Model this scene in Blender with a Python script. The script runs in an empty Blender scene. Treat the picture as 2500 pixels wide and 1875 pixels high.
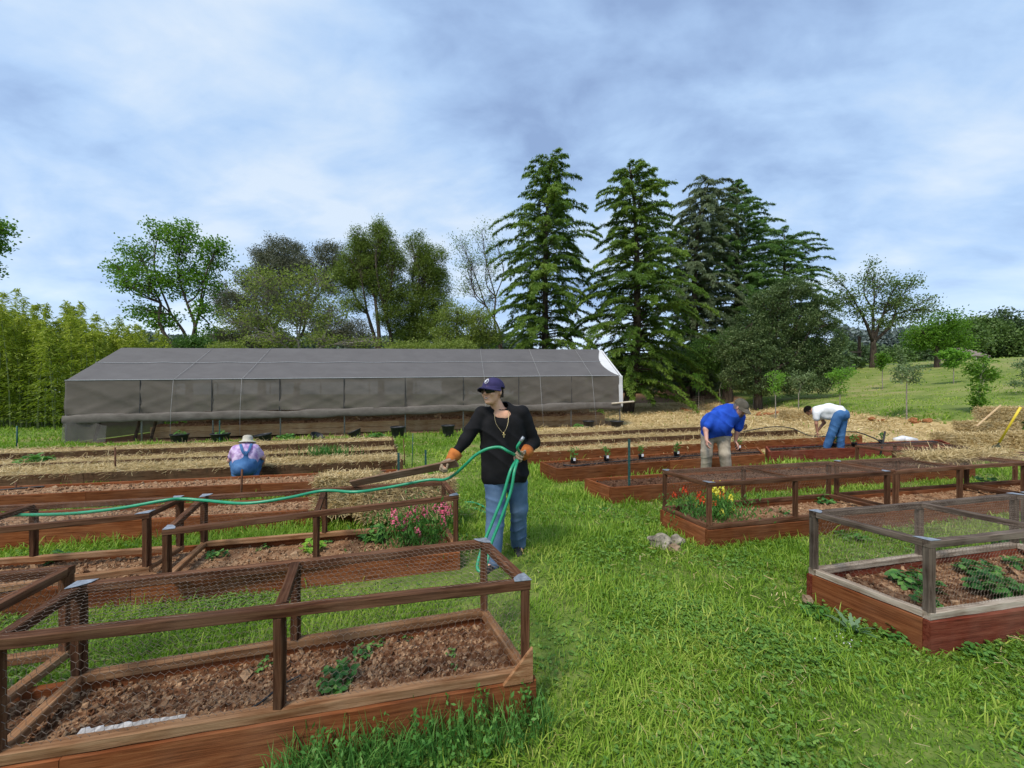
import bpy, bmesh, math, random
import numpy as np
from mathutils import Vector, Matrix, Euler, noise
R = math.radians
sc = bpy.context.scene
COL = sc.collection
# ------------------------------------------------------------ camera, sky, sun, exposure
F, HY, CX, H = 903.0, 960.0, 1250.0, 1.65          # focal length / horizon row in photo pixels, eye height in metres
cam = bpy.data.objects.new('camera', bpy.data.cameras.new('camera')); COL.objects.link(cam)
cam.data.sensor_width = 36; cam.data.lens = 13.0; cam.data.shift_y = 0.009
cam.location = (0, 0, H); cam.rotation_euler = (R(90), 0, 0)
cam.data.clip_start = 0.05; cam.data.clip_end = 3000
sc.camera = cam
sc.view_settings.view_transform = 'Standard'; sc.view_settings.look = 'None'
sc.view_settings.exposure = 1.27; sc.view_settings.gamma = 1
SUN_EL, SUN_ROT = R(56), R(215)
sun = bpy.data.objects.new('sun', bpy.data.lights.new('sun', 'SUN')); COL.objects.link(sun)
sun.data.energy = 1.5; sun.data.angle = R(13); sun.data.color = (1, .91, .78)
sd = Vector((math.sin(SUN_ROT)*math.cos(SUN_EL), math.cos(SUN_ROT)*math.cos(SUN_EL), math.sin(SUN_EL)))
sun.rotation_euler = sd.to_track_quat('Z', 'Y').to_euler()

world = bpy.data.worlds.new('World'); sc.world = world; world.use_nodes = True
def build_world():
    nt = world.node_tree; N = nt.nodes; L = nt.links; N.clear()
    out = N.new('ShaderNodeOutputWorld')
    sky = N.new('ShaderNodeTexSky'); sky.sky_type = 'NISHITA'; sky.sun_disc = False
    sky.sun_elevation = SUN_EL; sky.sun_rotation = SUN_ROT
    b1 = N.new('ShaderNodeBackground'); b1.inputs[1].default_value = 0.10; L.new(sky.outputs[0], b1.inputs[0])
    tc = N.new('ShaderNodeTexCoord'); sp = N.new('ShaderNodeSeparateXYZ'); L.new(tc.outputs['Generated'], sp.inputs[0])
    def M(op, a, b=None, clamp=False):
        n = N.new('ShaderNodeMath'); n.operation = op; n.use_clamp = clamp
        for i, v in enumerate((a, b)):
            if v is None: continue
            if isinstance(v, (int, float)): n.inputs[i].default_value = v
            else: L.new(v, n.inputs[i])
        return n.outputs[0]
    z = M('ADD', M('MAXIMUM', sp.outputs['Z'], 0.0), 0.34)
    cx = M('DIVIDE', sp.outputs['X'], z); cy = M('DIVIDE', sp.outputs['Y'], z)
    cb = N.new('ShaderNodeCombineXYZ'); L.new(cx, cb.inputs[0]); L.new(cy, cb.inputs[1])
    def NZ(scale, detail, rough, dist, off, sx=1, sy=1):
        mp = N.new('ShaderNodeMapping'); mp.inputs['Location'].default_value = off; mp.inputs['Scale'].default_value = (sx, sy, 1)
        mp.inputs['Rotation'].default_value = (0, 0, .35)
        L.new(cb.outputs[0], mp.inputs[0])
        n = N.new('ShaderNodeTexNoise'); n.inputs['Scale'].default_value = scale; n.inputs['Detail'].default_value = detail
        n.inputs['Roughness'].default_value = rough; n.inputs['Distortion'].default_value = dist
        L.new(mp.outputs[0], n.inputs['Vector']); return n.outputs[0]
    big = NZ(.85, 4, .5, .25, (3.3, 1.2, 0), .9, 1.1)
    med = NZ(2.3, 6, .52, .4, (7.1, 4.4, 0), .85, 1.15)
    fine = NZ(6.0, 6, .55, .3, (1.1, 9.4, 0), .7, 1.3)
    mix = M('ADD', M('ADD', M('MULTIPLY', big, .34), M('MULTIPLY', med, .50)), M('MULTIPLY', fine, .26))
    # broad darker bank in the upper right, brighter bank on the left
    side = M('ADD', M('MULTIPLY', sp.outputs['X'], -.02), M('MULTIPLY', sp.outputs['Z'], -.05))
    mix = M('ADD', mix, side)
    # cloud banks: direction (as photo column, row), tightness, thickness (dark < 0 < bright)
    for px, py, kk, am in ((1240, 250, 40, -.065), (1450, 330, 60, -.03), (2150, 60, 14, -.055), (1120, 90, 60, -.04), (1950, 500, 60, -.03), (2300, 620, 70, -.05), (40, 360, 160, -.05), (1500, 140, 30, -.03),
                          (1830, 170, 160, .06), (1950, 480, 200, .045), (180, 190, 90, .015), (500, 60, 8, -.022), (1560, 310, 160, .035), (2100, 640, 60, .03), (1050, 500, 60, .02), (600, 420, 20, -.01), (2420, 330, 40, .03)):
        d = Vector(((px-CX)/F, 1, (HY-py)/F)).normalized(); vm = N.new('ShaderNodeVectorMath'); vm.operation = 'DOT_PRODUCT'; vm.inputs[1].default_value = d; L.new(tc.outputs['Generated'], vm.inputs[0])
        mix = M('ADD', mix, M('MULTIPLY', M('EXPONENT', M('MULTIPLY', M('SUBTRACT', vm.outputs['Value'], 1.0), float(kk))), am))
    cr = N.new('ShaderNodeValToRGB'); L.new(mix, cr.inputs[0]); e = cr.color_ramp.elements
    e[0].position = .36; e[0].color = (.125, .180, .290, 1)
    e[1].position = .61; e[1].color = (.31, .36, .42, 1)
    a = e.new(.43); a.color = (.165, .235, .355, 1)
    a = e.new(.485); a.color = (.205, .285, .405, 1)
    a = e.new(.54); a.color = (.25, .32, .415, 1)
    hz = N.new('ShaderNodeMapRange'); L.new(sp.outputs['Z'], hz.inputs[0])
    hz.inputs[1].default_value = 0; hz.inputs[2].default_value = .22; hz.inputs[3].default_value = .75; hz.inputs[4].default_value = 0
    mh = N.new('ShaderNodeMixRGB'); L.new(hz.outputs[0], mh.inputs[0]); L.new(cr.outputs[0], mh.inputs[1]); mh.inputs[2].default_value = (.40, .47, .55, 1)
    b2 = N.new('ShaderNodeBackground'); L.new(mh.outputs[0], b2.inputs[0]); b2.inputs[1].default_value = 1.0
    ms = N.new('ShaderNodeMixShader'); ms.inputs[0].default_value = .9
    L.new(b1.outputs[0], ms.inputs[1]); L.new(b2.outputs[0], ms.inputs[2]); L.new(ms.outputs[0], out.inputs[0])
build_world()

# ------------------------------------------------------------ helpers
rng = np.random.default_rng(11)
random.seed(5)
def S(t):
    t = np.clip(t, 0, 1); return t*t*(3-2*t)
def g(x, y):                                        # height of the ground
    x = np.asarray(x, float); y = np.asarray(y, float)
    h = .3*S((y-5)/10)*S((x+14)/19) + .3*S((x-4)/10)*S((y-8)/14)
    A = S((x-13.5)/34)*S((y-6)/6); B = S((y-22)/36)*S((x+2)/9)
    h = h + 3.5*(1-(1-A)*(1-B)) + .55*S((x-14)/2.6)*S((y-7)/5)
    h = h + .028*np.clip(y-25, 0, 45)*S((x+2)/20)
    return h
def gz(x, y): return float(g(x, y))
def GP(px, py, h=0.0, dmax=140):                    # a photo pixel to the point where it meets the surface h above the ground
    d = .6; last = d
    f = lambda d: (H - d*(py-HY)/F) - (gz((px-CX)/F*d, d) + h)
    while d < dmax and f(d) > 0:
        last = d; d *= 1.03
    a, b = last, d
    for _ in range(30):
        m = (a+b)/2
        if f(m) > 0: a = m
        else: b = m
    d = (a+b)/2; x = (px-CX)/F*d
    return Vector((x, d, H - d*(py-HY)/F))
def PD(px, py, d):                                  # a photo pixel at depth d
    return Vector(((px-CX)/F*d, d, H-(py-HY)*d/F))

class MB:
    def __init__(s): s.v = []; s.n = 0; s.f = []; s.a = []
    def add(s, v, f, a=0.5, mi=0):
        v = np.asarray(v, float).reshape(-1, 3); f = np.asarray(f, dtype=np.int64)
        if len(v) == 0: return s
        s.v.append(v)
        if f.ndim == 2 and len(f): s.f.append((f + s.n, mi))
        aa = np.asarray(a, float)
        s.a.append(np.full(len(v), float(aa)) if aa.ndim == 0 else aa)
        s.n += len(v); return s
    def face2(s, f, mi=0):                          # extra faces (other side count) on the vertices added last
        s.f.append((np.asarray(f, dtype=np.int64) + s.n - len(s.v[-1]), mi))
    def build(s, name, mats, parent=None, smooth=False, loc=None):
        V = np.concatenate(s.v) if s.v else np.zeros((0, 3)); A = np.concatenate(s.a)
        if parent is not None: off = np.array(parent.location)
        elif loc is not None: off = np.array(loc)
        else: off = np.zeros(3)
        V = V - off
        me = bpy.data.meshes.new(name)
        me.vertices.add(len(V)); me.vertices.foreach_set('co', V.astype(np.float32).ravel())
        li = np.concatenate([f.ravel() for f, m in s.f]).astype(np.int32)
        tot = np.concatenate([np.full(len(f), f.shape[1]) for f, m in s.f]).astype(np.int32)
        mi = np.concatenate([np.full(len(f), m) for f, m in s.f]).astype(np.int32)
        st = np.concatenate([[0], np.cumsum(tot)[:-1]]).astype(np.int32)
        me.loops.add(len(li)); me.loops.foreach_set('vertex_index', li)
        me.polygons.add(len(tot)); me.polygons.foreach_set('loop_start', st)
        try: me.polygons.foreach_set('loop_total', tot)
        except Exception: pass
        me.polygons.foreach_set('material_index', mi)
        me.polygons.foreach_set('use_smooth', np.full(len(tot), bool(smooth)))
        at = me.attributes.new('rnd', 'FLOAT', 'POINT'); at.data.foreach_set('value', A.astype(np.float32))
        for m in (mats if isinstance(mats, (list, tuple)) else [mats]): me.materials.append(m)
        me.update(); me.validate()
        o = bpy.data.objects.new(name, me); COL.objects.link(o)
        if parent is not None: o.parent = parent
        elif loc is not None: o.location = Vector(loc)
        return o
def tag(o, label=None, cat=None, group=None, kind=None):
    if label: o['label'] = label
    if cat: o['category'] = cat
    if group: o['group'] = group
    if kind: o['kind'] = kind
    return o
def thing(name, loc, label, cat, group=None):
    o = bpy.data.objects.new(name, None); COL.objects.link(o); o.location = Vector(loc); o.empty_display_size = .1
    return tag(o, label, cat, group)

def tube(pts, rad, n=6, cap=True):
    P = np.array([list(p) for p in pts], float); K = len(P)
    r = np.full(K, rad, float) if np.ndim(rad) == 0 else np.asarray(rad, float)
    T = np.gradient(P, axis=0); T /= np.linalg.norm(T, axis=1)[:, None]+1e-9
    u = np.cross(T[0], [0, 0, 1.]);
    if np.linalg.norm(u) < .1: u = np.cross(T[0], [1., 0, 0])
    u /= np.linalg.norm(u); V = []
    an = np.linspace(0, 2*np.pi, n, endpoint=False); ca, sa = np.cos(an)[:, None], np.sin(an)[:, None]
    for i in range(K):
        u = u - T[i]*np.dot(u, T[i]); u /= np.linalg.norm(u)+1e-9; w = np.cross(T[i], u)
        V.append(P[i] + r[i]*(ca*u + sa*w))
    V = np.concatenate(V); f = []
    for i in range(K-1):
        for j in range(n):
            a = i*n+j; b = i*n+(j+1) % n; f.append((a, b, b+n, a+n))
    return V, np.array(f)
def addtube(mb, pts, rad, n=6, a=.5, mi=0, cap=True):
    V, f = tube(pts, rad, n); mb.add(V, f, a, mi)
    if cap:
        K = len(pts); mb.face2([list(range(n))[::-1]], mi); mb.face2([[(K-1)*n+j for j in range(n)]], mi)
def curve(ctrl, n=40):                              # Catmull-Rom through control points
    P = [np.array(list(c), float) for c in ctrl]; P = [2*P[0]-P[1]] + P + [2*P[-1]-P[-2]]; out = []
    m = max(2, int(n/(len(P)-3)))
    for i in range(1, len(P)-2):
        for k in range(m):
            t = k/m; a, b, c, d = P[i-1], P[i], P[i+1], P[i+2]
            out.append(.5*((2*b)+(-a+c)*t+(2*a-5*b+4*c-d)*t*t+(-a+3*b-3*c+d)*t**3))
    out.append(P[-2]); return out
def addbox(mb, c, s, rot=0, a=.5, mi=0, top=1.0):
    x, y, z = [k/2 for k in s]; V = []
    for sz in (-1, 1):
        q = 1 if sz < 0 else top
        for sx, sy in ((-1, -1), (1, -1), (1, 1), (-1, 1)):
            X, Y = sx*x*q, sy*y*q
            V.append((c[0]+X*math.cos(rot)-Y*math.sin(rot), c[1]+X*math.sin(rot)+Y*math.cos(rot), c[2]+sz*z))
    mb.add(V, [(3, 2, 1, 0), (4, 5, 6, 7), (0, 1, 5, 4), (1, 2, 6, 5), (2, 3, 7, 6), (3, 0, 4, 7)], a, mi)
def lathe(mb, c, prof, n=20, a=.5, mi=0, axis=None):
    V = []; K = len(prof); Rm = axis or Matrix.Identity(3)
    for r, z in prof:
        for j in range(n):
            t = 2*math.pi*j/n; V.append(Vector(c)+Rm @ Vector((r*math.cos(t), r*math.sin(t), z)))
    f = [(i*n+j, i*n+(j+1) % n, (i+1)*n+(j+1) % n, (i+1)*n+j) for i in range(K-1) for j in range(n)]
    mb.add([list(v) for v in V], f, a, mi)
# a sawn timber: bevelled, slightly bowed and nicked, with its own local frame so the grain follows its length
def beam(name, p0, p1, wy, wz, m, parent, up=(0, 0, 1), seg=None, jit=.0018, bev=.004, taper=None):
    p0 = Vector(p0); p1 = Vector(p1); X = (p1-p0); L = X.length; X.normalize()
    Z = Vector(up); Y = Z.cross(X); Y.normalize(); Z = X.cross(Y)
    seg = seg or max(2, min(24, int(L/.12)))
    V = []; b = bev; hy, hz = wy/2, wz/2
    prof = [(-hy+b, -hz), (hy-b, -hz), (hy, -hz+b), (hy, hz-b), (hy-b, hz), (-hy+b, hz), (-hy, hz-b), (-hy, -hz+b)]
    bow = [random.uniform(-1, 1)*.0016*L for _ in range(2)]
    for i in range(seg+1):
        t = i/seg; s = math.sin(math.pi*t)
        for (y, z) in prof:
            V.append((t*L + random.uniform(-jit, jit), y + bow[0]*s + random.uniform(-jit, jit), z + bow[1]*s + random.uniform(-jit, jit)))
    f = [(i*8+j, i*8+(j+1) % 8, (i+1)*8+(j+1) % 8, (i+1)*8+j) for i in range(seg) for j in range(8)]
    mb = MB(); mb.add(V, f, random.random()); mb.face2([list(range(8))[::-1]]); mb.face2([[seg*8+j for j in range(8)]])
    o = mb.build(name, m)
    M = Matrix((( X.x, Y.x, Z.x, p0.x), (X.y, Y.y, Z.y, p0.y), (X.z, Y.z, Z.z, p0.z), (0, 0, 0, 1)))
    if parent is not None:
        o.parent = parent; M = Matrix.Translation(-Vector(parent.location)) @ M
    o.matrix_local = M if parent is not None else M
    if parent is None: o.matrix_world = M
    return o

# ------------------------------------------------------------ materials
def newmat(name):
    m = bpy.data.materials.new(name); m.use_nodes = True; nt = m.node_tree; nt.nodes.clear(); return m, nt.nodes, nt.links
def nz(N, L, scale, detail=4, rough=.55, coord='Object', sc=(1, 1, 1), dist=0):
    tc = N.new('ShaderNodeTexCoord'); mp = N.new('ShaderNodeMapping'); mp.inputs['Scale'].default_value = sc
    L.new(tc.outputs[coord], mp.inputs[0]); n = N.new('ShaderNodeTexNoise'); n.inputs['Scale'].default_value = scale
    n.inputs['Detail'].default_value = detail; n.inputs['Roughness'].default_value = rough; n.inputs['Distortion'].default_value = dist
    L.new(mp.outputs[0], n.inputs['Vector']); return n.outputs[0]
def ramp(N, L, f, stops):
    r = N.new('ShaderNodeValToRGB'); e = r.color_ramp.elements
    e[0].position, e[0].color = stops[0][0], (*stops[0][1], 1); e[1].position, e[1].color = stops[-1][0], (*stops[-1][1], 1)
    for p, c in stops[1:-1]: k = e.new(p); k.color = (*c, 1)
    L.new(f, r.inputs[0]); return r.outputs[0]
def mixc(N, L, f, a, b, mode='MIX'):
    m = N.new('ShaderNodeMixRGB'); m.blend_type = mode
    for i, v in enumerate((f, a, b)):
        if isinstance(v, (int, float)): m.inputs[i].default_value = v
        elif isinstance(v, tuple): m.inputs[i].default_value = (*v, 1)
        else: L.new(v, m.inputs[i])
    return m.outputs[0]
def mth(N, L, op, a, b, clamp=False):
    n = N.new('ShaderNodeMath'); n.operation = op; n.use_clamp = clamp
    for i, v in enumerate((a, b)):
        if isinstance(v, (int, float)): n.inputs[i].default_value = v
        else: L.new(v, n.inputs[i])
    return n.outputs[0]
def attr(N, name='rnd'):
    a = N.new('ShaderNodeAttribute'); a.attribute_name = name; return a.outputs['Fac']
def finish(m, N, L, col, rough=.8, bump=None, bs=.3, bd=.01, spec=.3, metal=0, sheen=0):
    p = N.new('ShaderNodeBsdfPrincipled'); o = N.new('ShaderNodeOutputMaterial')
    if isinstance(col, tuple): p.inputs['Base Color'].default_value = (*col, 1)
    else: L.new(col, p.inputs['Base Color'])
    if isinstance(rough, (int, float)): p.inputs['Roughness'].default_value = rough
    else: L.new(rough, p.inputs['Roughness'])
    p.inputs['Specular IOR Level'].default_value = spec; p.inputs['Metallic'].default_value = metal
    if sheen: p.inputs['Sheen Weight'].default_value = sheen
    if bump is not None:
        b = N.new('ShaderNodeBump'); b.inputs['Strength'].default_value = bs; b.inputs['Distance'].default_value = bd
        L.new(bump, b.inputs['Height']); L.new(b.outputs[0], p.inputs['Normal'])
    L.new(p.outputs[0], o.inputs[0]); return p
def plain(name, c1, c2=None, scale=8, rough=.8, bs=.3, bd=.01, spec=.3, metal=0, coord='Object', sc=(1, 1, 1), detail=5, sheen=0, lo=.35, hi=.65, a=0.0):
    m, N, L = newmat(name); n = nz(N, L, scale, detail, .6, coord, sc)
    col = ramp(N, L, n, [(lo, c1), (hi, c2 or c1)])
    if a: col = mixc(N, L, mth(N, L, 'MULTIPLY', attr(N), a), col, (0.02, .02, .02))
    finish(m, N, L, col, rough, n, bs, bd, spec, metal, sheen); return m
def wood(name, dark, mid, light, weather=None, wamt=.3, rough=.8):
    m, N, L = newmat(name)
    g1 = nz(N, L, 9, 7, .65, 'Object', (.35, 6, 6), .6); g2 = nz(N, L, 60, 3, .6, 'Object', (.06, 3, 3)); blot = nz(N, L, 2.2, 4, .6)
    oi = N.new('ShaderNodeObjectInfo')
    col = ramp(N, L, g1, [(.3, dark), (.5, mid), (.72, light)])
    col = mixc(N, L, mth(N, L, 'MULTIPLY', g2, .5), col, dark)
    if weather:
        w = mth(N, L, 'MULTIPLY', mth(N, L, 'SUBTRACT', mth(N, L, 'ADD', blot, mth(N, L, 'MULTIPLY', g1, .5)), .62, True), 4*wamt, True)
        col = mixc(N, L, w, col, weather)
    v = N.new('ShaderNodeMapRange'); L.new(oi.outputs['Random'], v.inputs[0]); v.inputs[3].default_value = .72; v.inputs[4].default_value = 1.22
    hs = N.new('ShaderNodeHueSaturation'); L.new(col, hs.inputs['Color']); L.new(v.outputs[0], hs.inputs['Value'])
    # knots
    tc = N.new('ShaderNodeTexCoord'); mp = N.new('ShaderNodeMapping'); mp.inputs['Scale'].default_value = (1.0, 11, 8); L.new(tc.outputs['Object'], mp.inputs[0])
    vo = N.new('ShaderNodeTexVoronoi'); vo.inputs['Scale'].default_value = 1.2; L.new(mp.outputs[0], vo.inputs['Vector'])
    kr = N.new('ShaderNodeMapRange'); L.new(vo.outputs['Distance'], kr.inputs[0]); kr.inputs[1].default_value = .03; kr.inputs[2].default_value = .085; kr.inputs[3].default_value = .8; kr.inputs[4].default_value = 0; kn = kr.outputs[0]
    col = mixc(N, L, kn, hs.outputs[0], tuple(c*.35 for c in dark))
    bm = mth(N, L, 'ADD', g1, mth(N, L, 'MULTIPLY', g2, .8))
    finish(m, N, L, col, rough, bm, .55, .004, .08); return m
def leafmat(name, c1, c2, c3=None, tr=.35, big=.15, rough=.55, nscale=.6, spec=.25):
    m, N, L = newmat(name); a = attr(N); n = nz(N, L, nscale, 3, .6, 'Object')
    f = mth(N, L, 'ADD', mth(N, L, 'MULTIPLY', a, .6), mth(N, L, 'MULTIPLY', n, .45))
    st = [(.15, c1), (.75, c2)] if c3 is None else [(.12, c1), (.55, c2), (.9, c3)]
    col = ramp(N, L, f, st)
    p = N.new('ShaderNodeBsdfPrincipled'); L.new(col, p.inputs['Base Color']); p.inputs['Roughness'].default_value = rough; p.inputs['Specular IOR Level'].default_value = spec
    t = N.new('ShaderNodeBsdfTranslucent'); tcx = mixc(N, L, .5, col, (c2[0]*1.5, c2[1]*1.6, c2[2]*.8)); L.new(tcx, t.inputs[0])
    mx = N.new('ShaderNodeMixShader'); mx.inputs[0].default_value = tr; o = N.new('ShaderNodeOutputMaterial')
    L.new(p.outputs[0], mx.inputs[1]); L.new(t.outputs[0], mx.inputs[2]); L.new(mx.outputs[0], o.inputs[0]); return m
MT = {}
MT['bed_wood'] = wood('bed_wood', (.070, .020, .007), (.205, .060, .018), (.32, .118, .040), (.34, .21, .13), .13)
MT['bed_wood_red'] = wood('bed_wood_red', (.075, .014, .007), (.19, .036, .018), (.29, .075, .038), (.35, .22, .16), .16)
MT['rail_wood'] = wood('rail_wood', (.10, .042, .017), (.24, .112, .050), (.37, .205, .105), (.42, .30, .19), .3)
MT['cage_wood'] = wood('cage_wood', (.032, .012, .006), (.10, .040, .019), (.20, .095, .048), (.24, .16, .11), .2)
MT['grey_wood'] = wood('grey_wood', (.026, .017, .013), (.065, .044, .034), (.14, .105, .082), (.32, .27, .22), .28)
MT['lit_rail'] = wood('lit_rail', (.11, .075, .05), (.26, .20, .15), (.42, .35, .28), (.5, .45, .38), .5)  # bottom rails of the grey cages, light on them put into the colour
MT['far_wood'] = wood('far_wood', (.042, .020, .010), (.10, .048, .024), (.17, .09, .05), (.30, .22, .14), .15)
MT['plank'] = wood('plank', (.06, .035, .025), (.15, .085, .05), (.24, .15, .10), (.28, .22, .17), .3)
MT['galv'] = plain('galvanised', (.22, .24, .27), (.42, .45, .50), 40, .5, .1, .001, .5, .6)
MT['wire'] = plain('wire', (.13, .09, .065), (.24, .19, .155), 30, .6, 0, .001, .4, .3)
MT['stake_green'] = plain('stake_green', (.015, .06, .055), (.03, .10, .09), 20, .55)
MT['stake_rust'] = plain('stake_rust', (.06, .025, .012), (.14, .06, .03), 30, .85)
MT['black_plastic'] = plain('black_plastic', (.012, .013, .015), (.03, .032, .035), 14, .5, .1, .002)
MT['hose'] = plain('green_hose', (.010, .22, .105), (.018, .29, .15), 12, .38, .05, .001, .5)
MT['straw'] = leafmat('straw', (.26, .18, .075), (.52, .40, .20), (.74, .62, .38), .15, rough=.7, nscale=2)
MT['grass'] = leafmat('grass_blades', (.045, .115, .012), (.20, .34, .030), (.50, .56, .12), .35, nscale=.9)
MT['weed'] = leafmat('weed_leaves', (.035, .12, .02), (.08, .22, .04), (.16, .32, .07), .3, nscale=3)
MT['berry'] = leafmat('bed_plant_leaves', (.018, .075, .022), (.065, .19, .040), (.17, .34, .07), .25, nscale=9)
MT['bark'] = plain('bark', (.035, .026, .02), (.10, .08, .06), 10, .9, .8, .03, .1, sc=(1, 1, .25))
MT['pale_bark'] = plain('pale_bark', (.16, .14, .12), (.32, .29, .25), 12, .9, .6, .01, .1)
MT['soil_clod'] = None
def soilmat(name, c1, c2, c3):
    m, N, L = newmat(name); n = nz(N, L, 22, 8, .7); n2 = nz(N, L, 3, 4, .6); a = attr(N)
    f = mth(N, L, 'ADD', mth(N, L, 'MULTIPLY', n, .6), mth(N, L, 'ADD', mth(N, L, 'MULTIPLY', a, .35), mth(N, L, 'MULTIPLY', n2, .15)))
    col = ramp(N, L, f, [(.32, c1), (.5, c2), (.68, c3)])
    finish(m, N, L, col, .95, n, .9, .02, .1); return m
MT['soil'] = soilmat('soil', (.045, .019, .010), (.14, .064, .032), (.44, .28, .165))
MT['soil_dark'] = soilmat('soil_dark', (.028, .014, .009), (.075, .036, .021), (.15, .085, .05))
MT['soil_pale'] = soilmat('soil_pale', (.11, .05, .025), (.25, .135, .072), (.42, .28, .17))
# ------------------------------------------------------------ terrain
def straw_zone(x, y):
    x = np.asarray(x, float); y = np.asarray(y, float)
    a = S((y-(8.0+.15*x))/.5)*S((x-.2)/.6)*(1-S((x-14.6)/1.2))*(1-S((y-27)/3))
    b = S((x-8.8)/.8)*S((y-(6.9+.1*x))/.6)*(1-S((x-14.6)/1.2))*(1-S((y-27)/3))
    inside = ((y-12.1)-(x+14.6)*.162)
    a = a*np.where((x < 4.6), 1-S((inside+.1)/.3), 1)
    return np.maximum(a, b)
def dirt_zone(x, y):
    x = np.asarray(x, float); y = np.asarray(y, float)
    inside = ((y-12.1)-(x+14.6)*.162)
    gh = S((inside+.2)/.3)*(1-S((inside-4.2)/.4))*S((x+15)/.4)*(1-S((x-4.5)/.4))
    bank = S((y-23)/3)*(1-S((y-34)/4))*S((x-5)/3)*(1-S((x-15)/3))
    return np.maximum(gh, bank*.9)
def build_ground():
    def axis(lo, hi, n, k):
        t = np.linspace(np.arcsinh(lo*k), np.arcsinh(hi*k), n); return np.sinh(t)/k
    X = axis(-420, 420, 330, .35); Y = axis(-60, 620, 300, .35)
    XX, YY = np.meshgrid(X, Y, indexing='ij'); Z = g(XX, YY)
    nn = np.zeros_like(Z)
    rr = np.random.default_rng(3)
    for k in range(14):
        a = rr.uniform(0, 6.28); w = rr.uniform(.8, 5); p = rr.uniform(0, 6.28); nn += np.sin((XX*math.cos(a)+YY*math.sin(a))*w+p)/w
    Z = Z + nn*.012*np.clip(1, 0, 1)
    V = np.stack([XX, YY, Z], -1).reshape(-1, 3); nx, ny = XX.shape
    i, j = np.meshgrid(np.arange(nx-1), np.arange(ny-1), indexing='ij'); a = (i*ny+j).ravel()
    f = np.stack([a, a+ny, a+ny+1, a+1], -1)
    mb = MB(); mb.add(V, f, straw_zone(XX, YY).ravel())
    m, N, L = newmat('ground_cover')
    n1 = nz(N, L, 1.3, 6, .6); n2 = nz(N, L, 9, 6, .7); n3 = nz(N, L, .25, 4, .6)
    gr = ramp(N, L, mth(N, L, 'ADD', mth(N, L, 'MULTIPLY', n1, .5), mth(N, L, 'MULTIPLY', n2, .5)), [(.35, (.05, .085, .018)), (.5, (.12, .18, .035)), (.66, (.24, .25, .08))])
    dirt = ramp(N, L, n2, [(.3, (.10, .05, .028)), (.7, (.30, .19, .11))])
    gr = mixc(N, L, mth(N, L, 'MULTIPLY', mth(N, L, 'SUBTRACT', n3, .53, True), 5, True), gr, (.27, .24, .10))
    gr = mixc(N, L, mth(N, L, 'MULTIPLY', mth(N, L, 'SUBTRACT', n1, .60, True), 7, True), gr, dirt)
    zm = attr(N, 'mown'); gr = mixc(N, L, mth(N, L, 'MULTIPLY', zm, .8), gr, ramp(N, L, mth(N, L, 'ADD', mth(N, L, 'MULTIPLY', n1, .45), mth(N, L, 'MULTIPLY', n3, .55)), [(.36, (.11, .16, .035)), (.5, (.20, .235, .065)), (.62, (.30, .27, .13))]))
    st = ramp(N, L, n2, [(.25, (.20, .12, .05)), (.45, (.40, .29, .13)), (.7, (.58, .46, .25))])
    za = attr(N); zf = mth(N, L, 'MULTIPLY', mth(N, L, 'SUBTRACT', mth(N, L, 'ADD', za, mth(N, L, 'MULTIPLY', n1, .5)), .6, True), 5, True)
    zd = attr(N, 'dirt'); df = mth(N, L, 'MULTIPLY', mth(N, L, 'SUBTRACT', mth(N, L, 'ADD', zd, mth(N, L, 'MULTIPLY', n1, .5)), .7, True), 5, True)
    col = mixc(N, L, df, gr, dirt); col = mixc(N, L, zf, col, st)
    finish(m, N, L, col, .95, n2, .7, .03, .1)
    o = mb.build('ground', m, smooth=True); tag(o, kind='structure')
    mw = np.maximum(S((XX-14.5)/3)*S((YY-7)/4), S((YY-27)/5)*S((XX-2)/4)); at = o.data.attributes.new('mown', 'FLOAT', 'POINT'); at.data.foreach_set('value', mw.ravel().astype(np.float32))
    at = o.data.attributes.new('dirt', 'FLOAT', 'POINT'); at.data.foreach_set('value', dirt_zone(XX, YY).ravel().astype(np.float32))
build_ground()

# ------------------------------------------------------------ strand and leaf makers (vectorised)
def ribbons(mb, P, D, N_, Lh, W, a, mi=0, bend=.15):      # P start points, D directions, N_ side vectors
    n = len(P); D = D/np.linalg.norm(D, axis=1)[:, None]; Sd = np.cross(D, N_); Sd /= np.linalg.norm(Sd, axis=1)[:, None]+1e-9
    Lh = np.broadcast_to(Lh, n)[:, None]; W = np.broadcast_to(W, n)[:, None]
    b = rng.normal(0, bend, (n, 1))*Lh*N_
    q = [P-Sd*W/2, P+Sd*W/2, P+D*Lh*.5+b-Sd*W/2, P+D*Lh*.5+b+Sd*W/2, P+D*Lh-Sd*W/2, P+D*Lh+Sd*W/2]
    V = np.stack(q, 1).reshape(-1, 3); k = np.arange(n)[:, None]*6
    f = np.concatenate([k+np.array([[0, 1, 3, 2]]), k+np.array([[2, 3, 5, 4]])])
    mb.add(V, f, np.repeat(np.broadcast_to(a, n), 6), mi)
def rand_dirs(n):
    v = rng.normal(size=(n, 3)); return v/np.linalg.norm(v, axis=1)[:, None]
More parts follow.
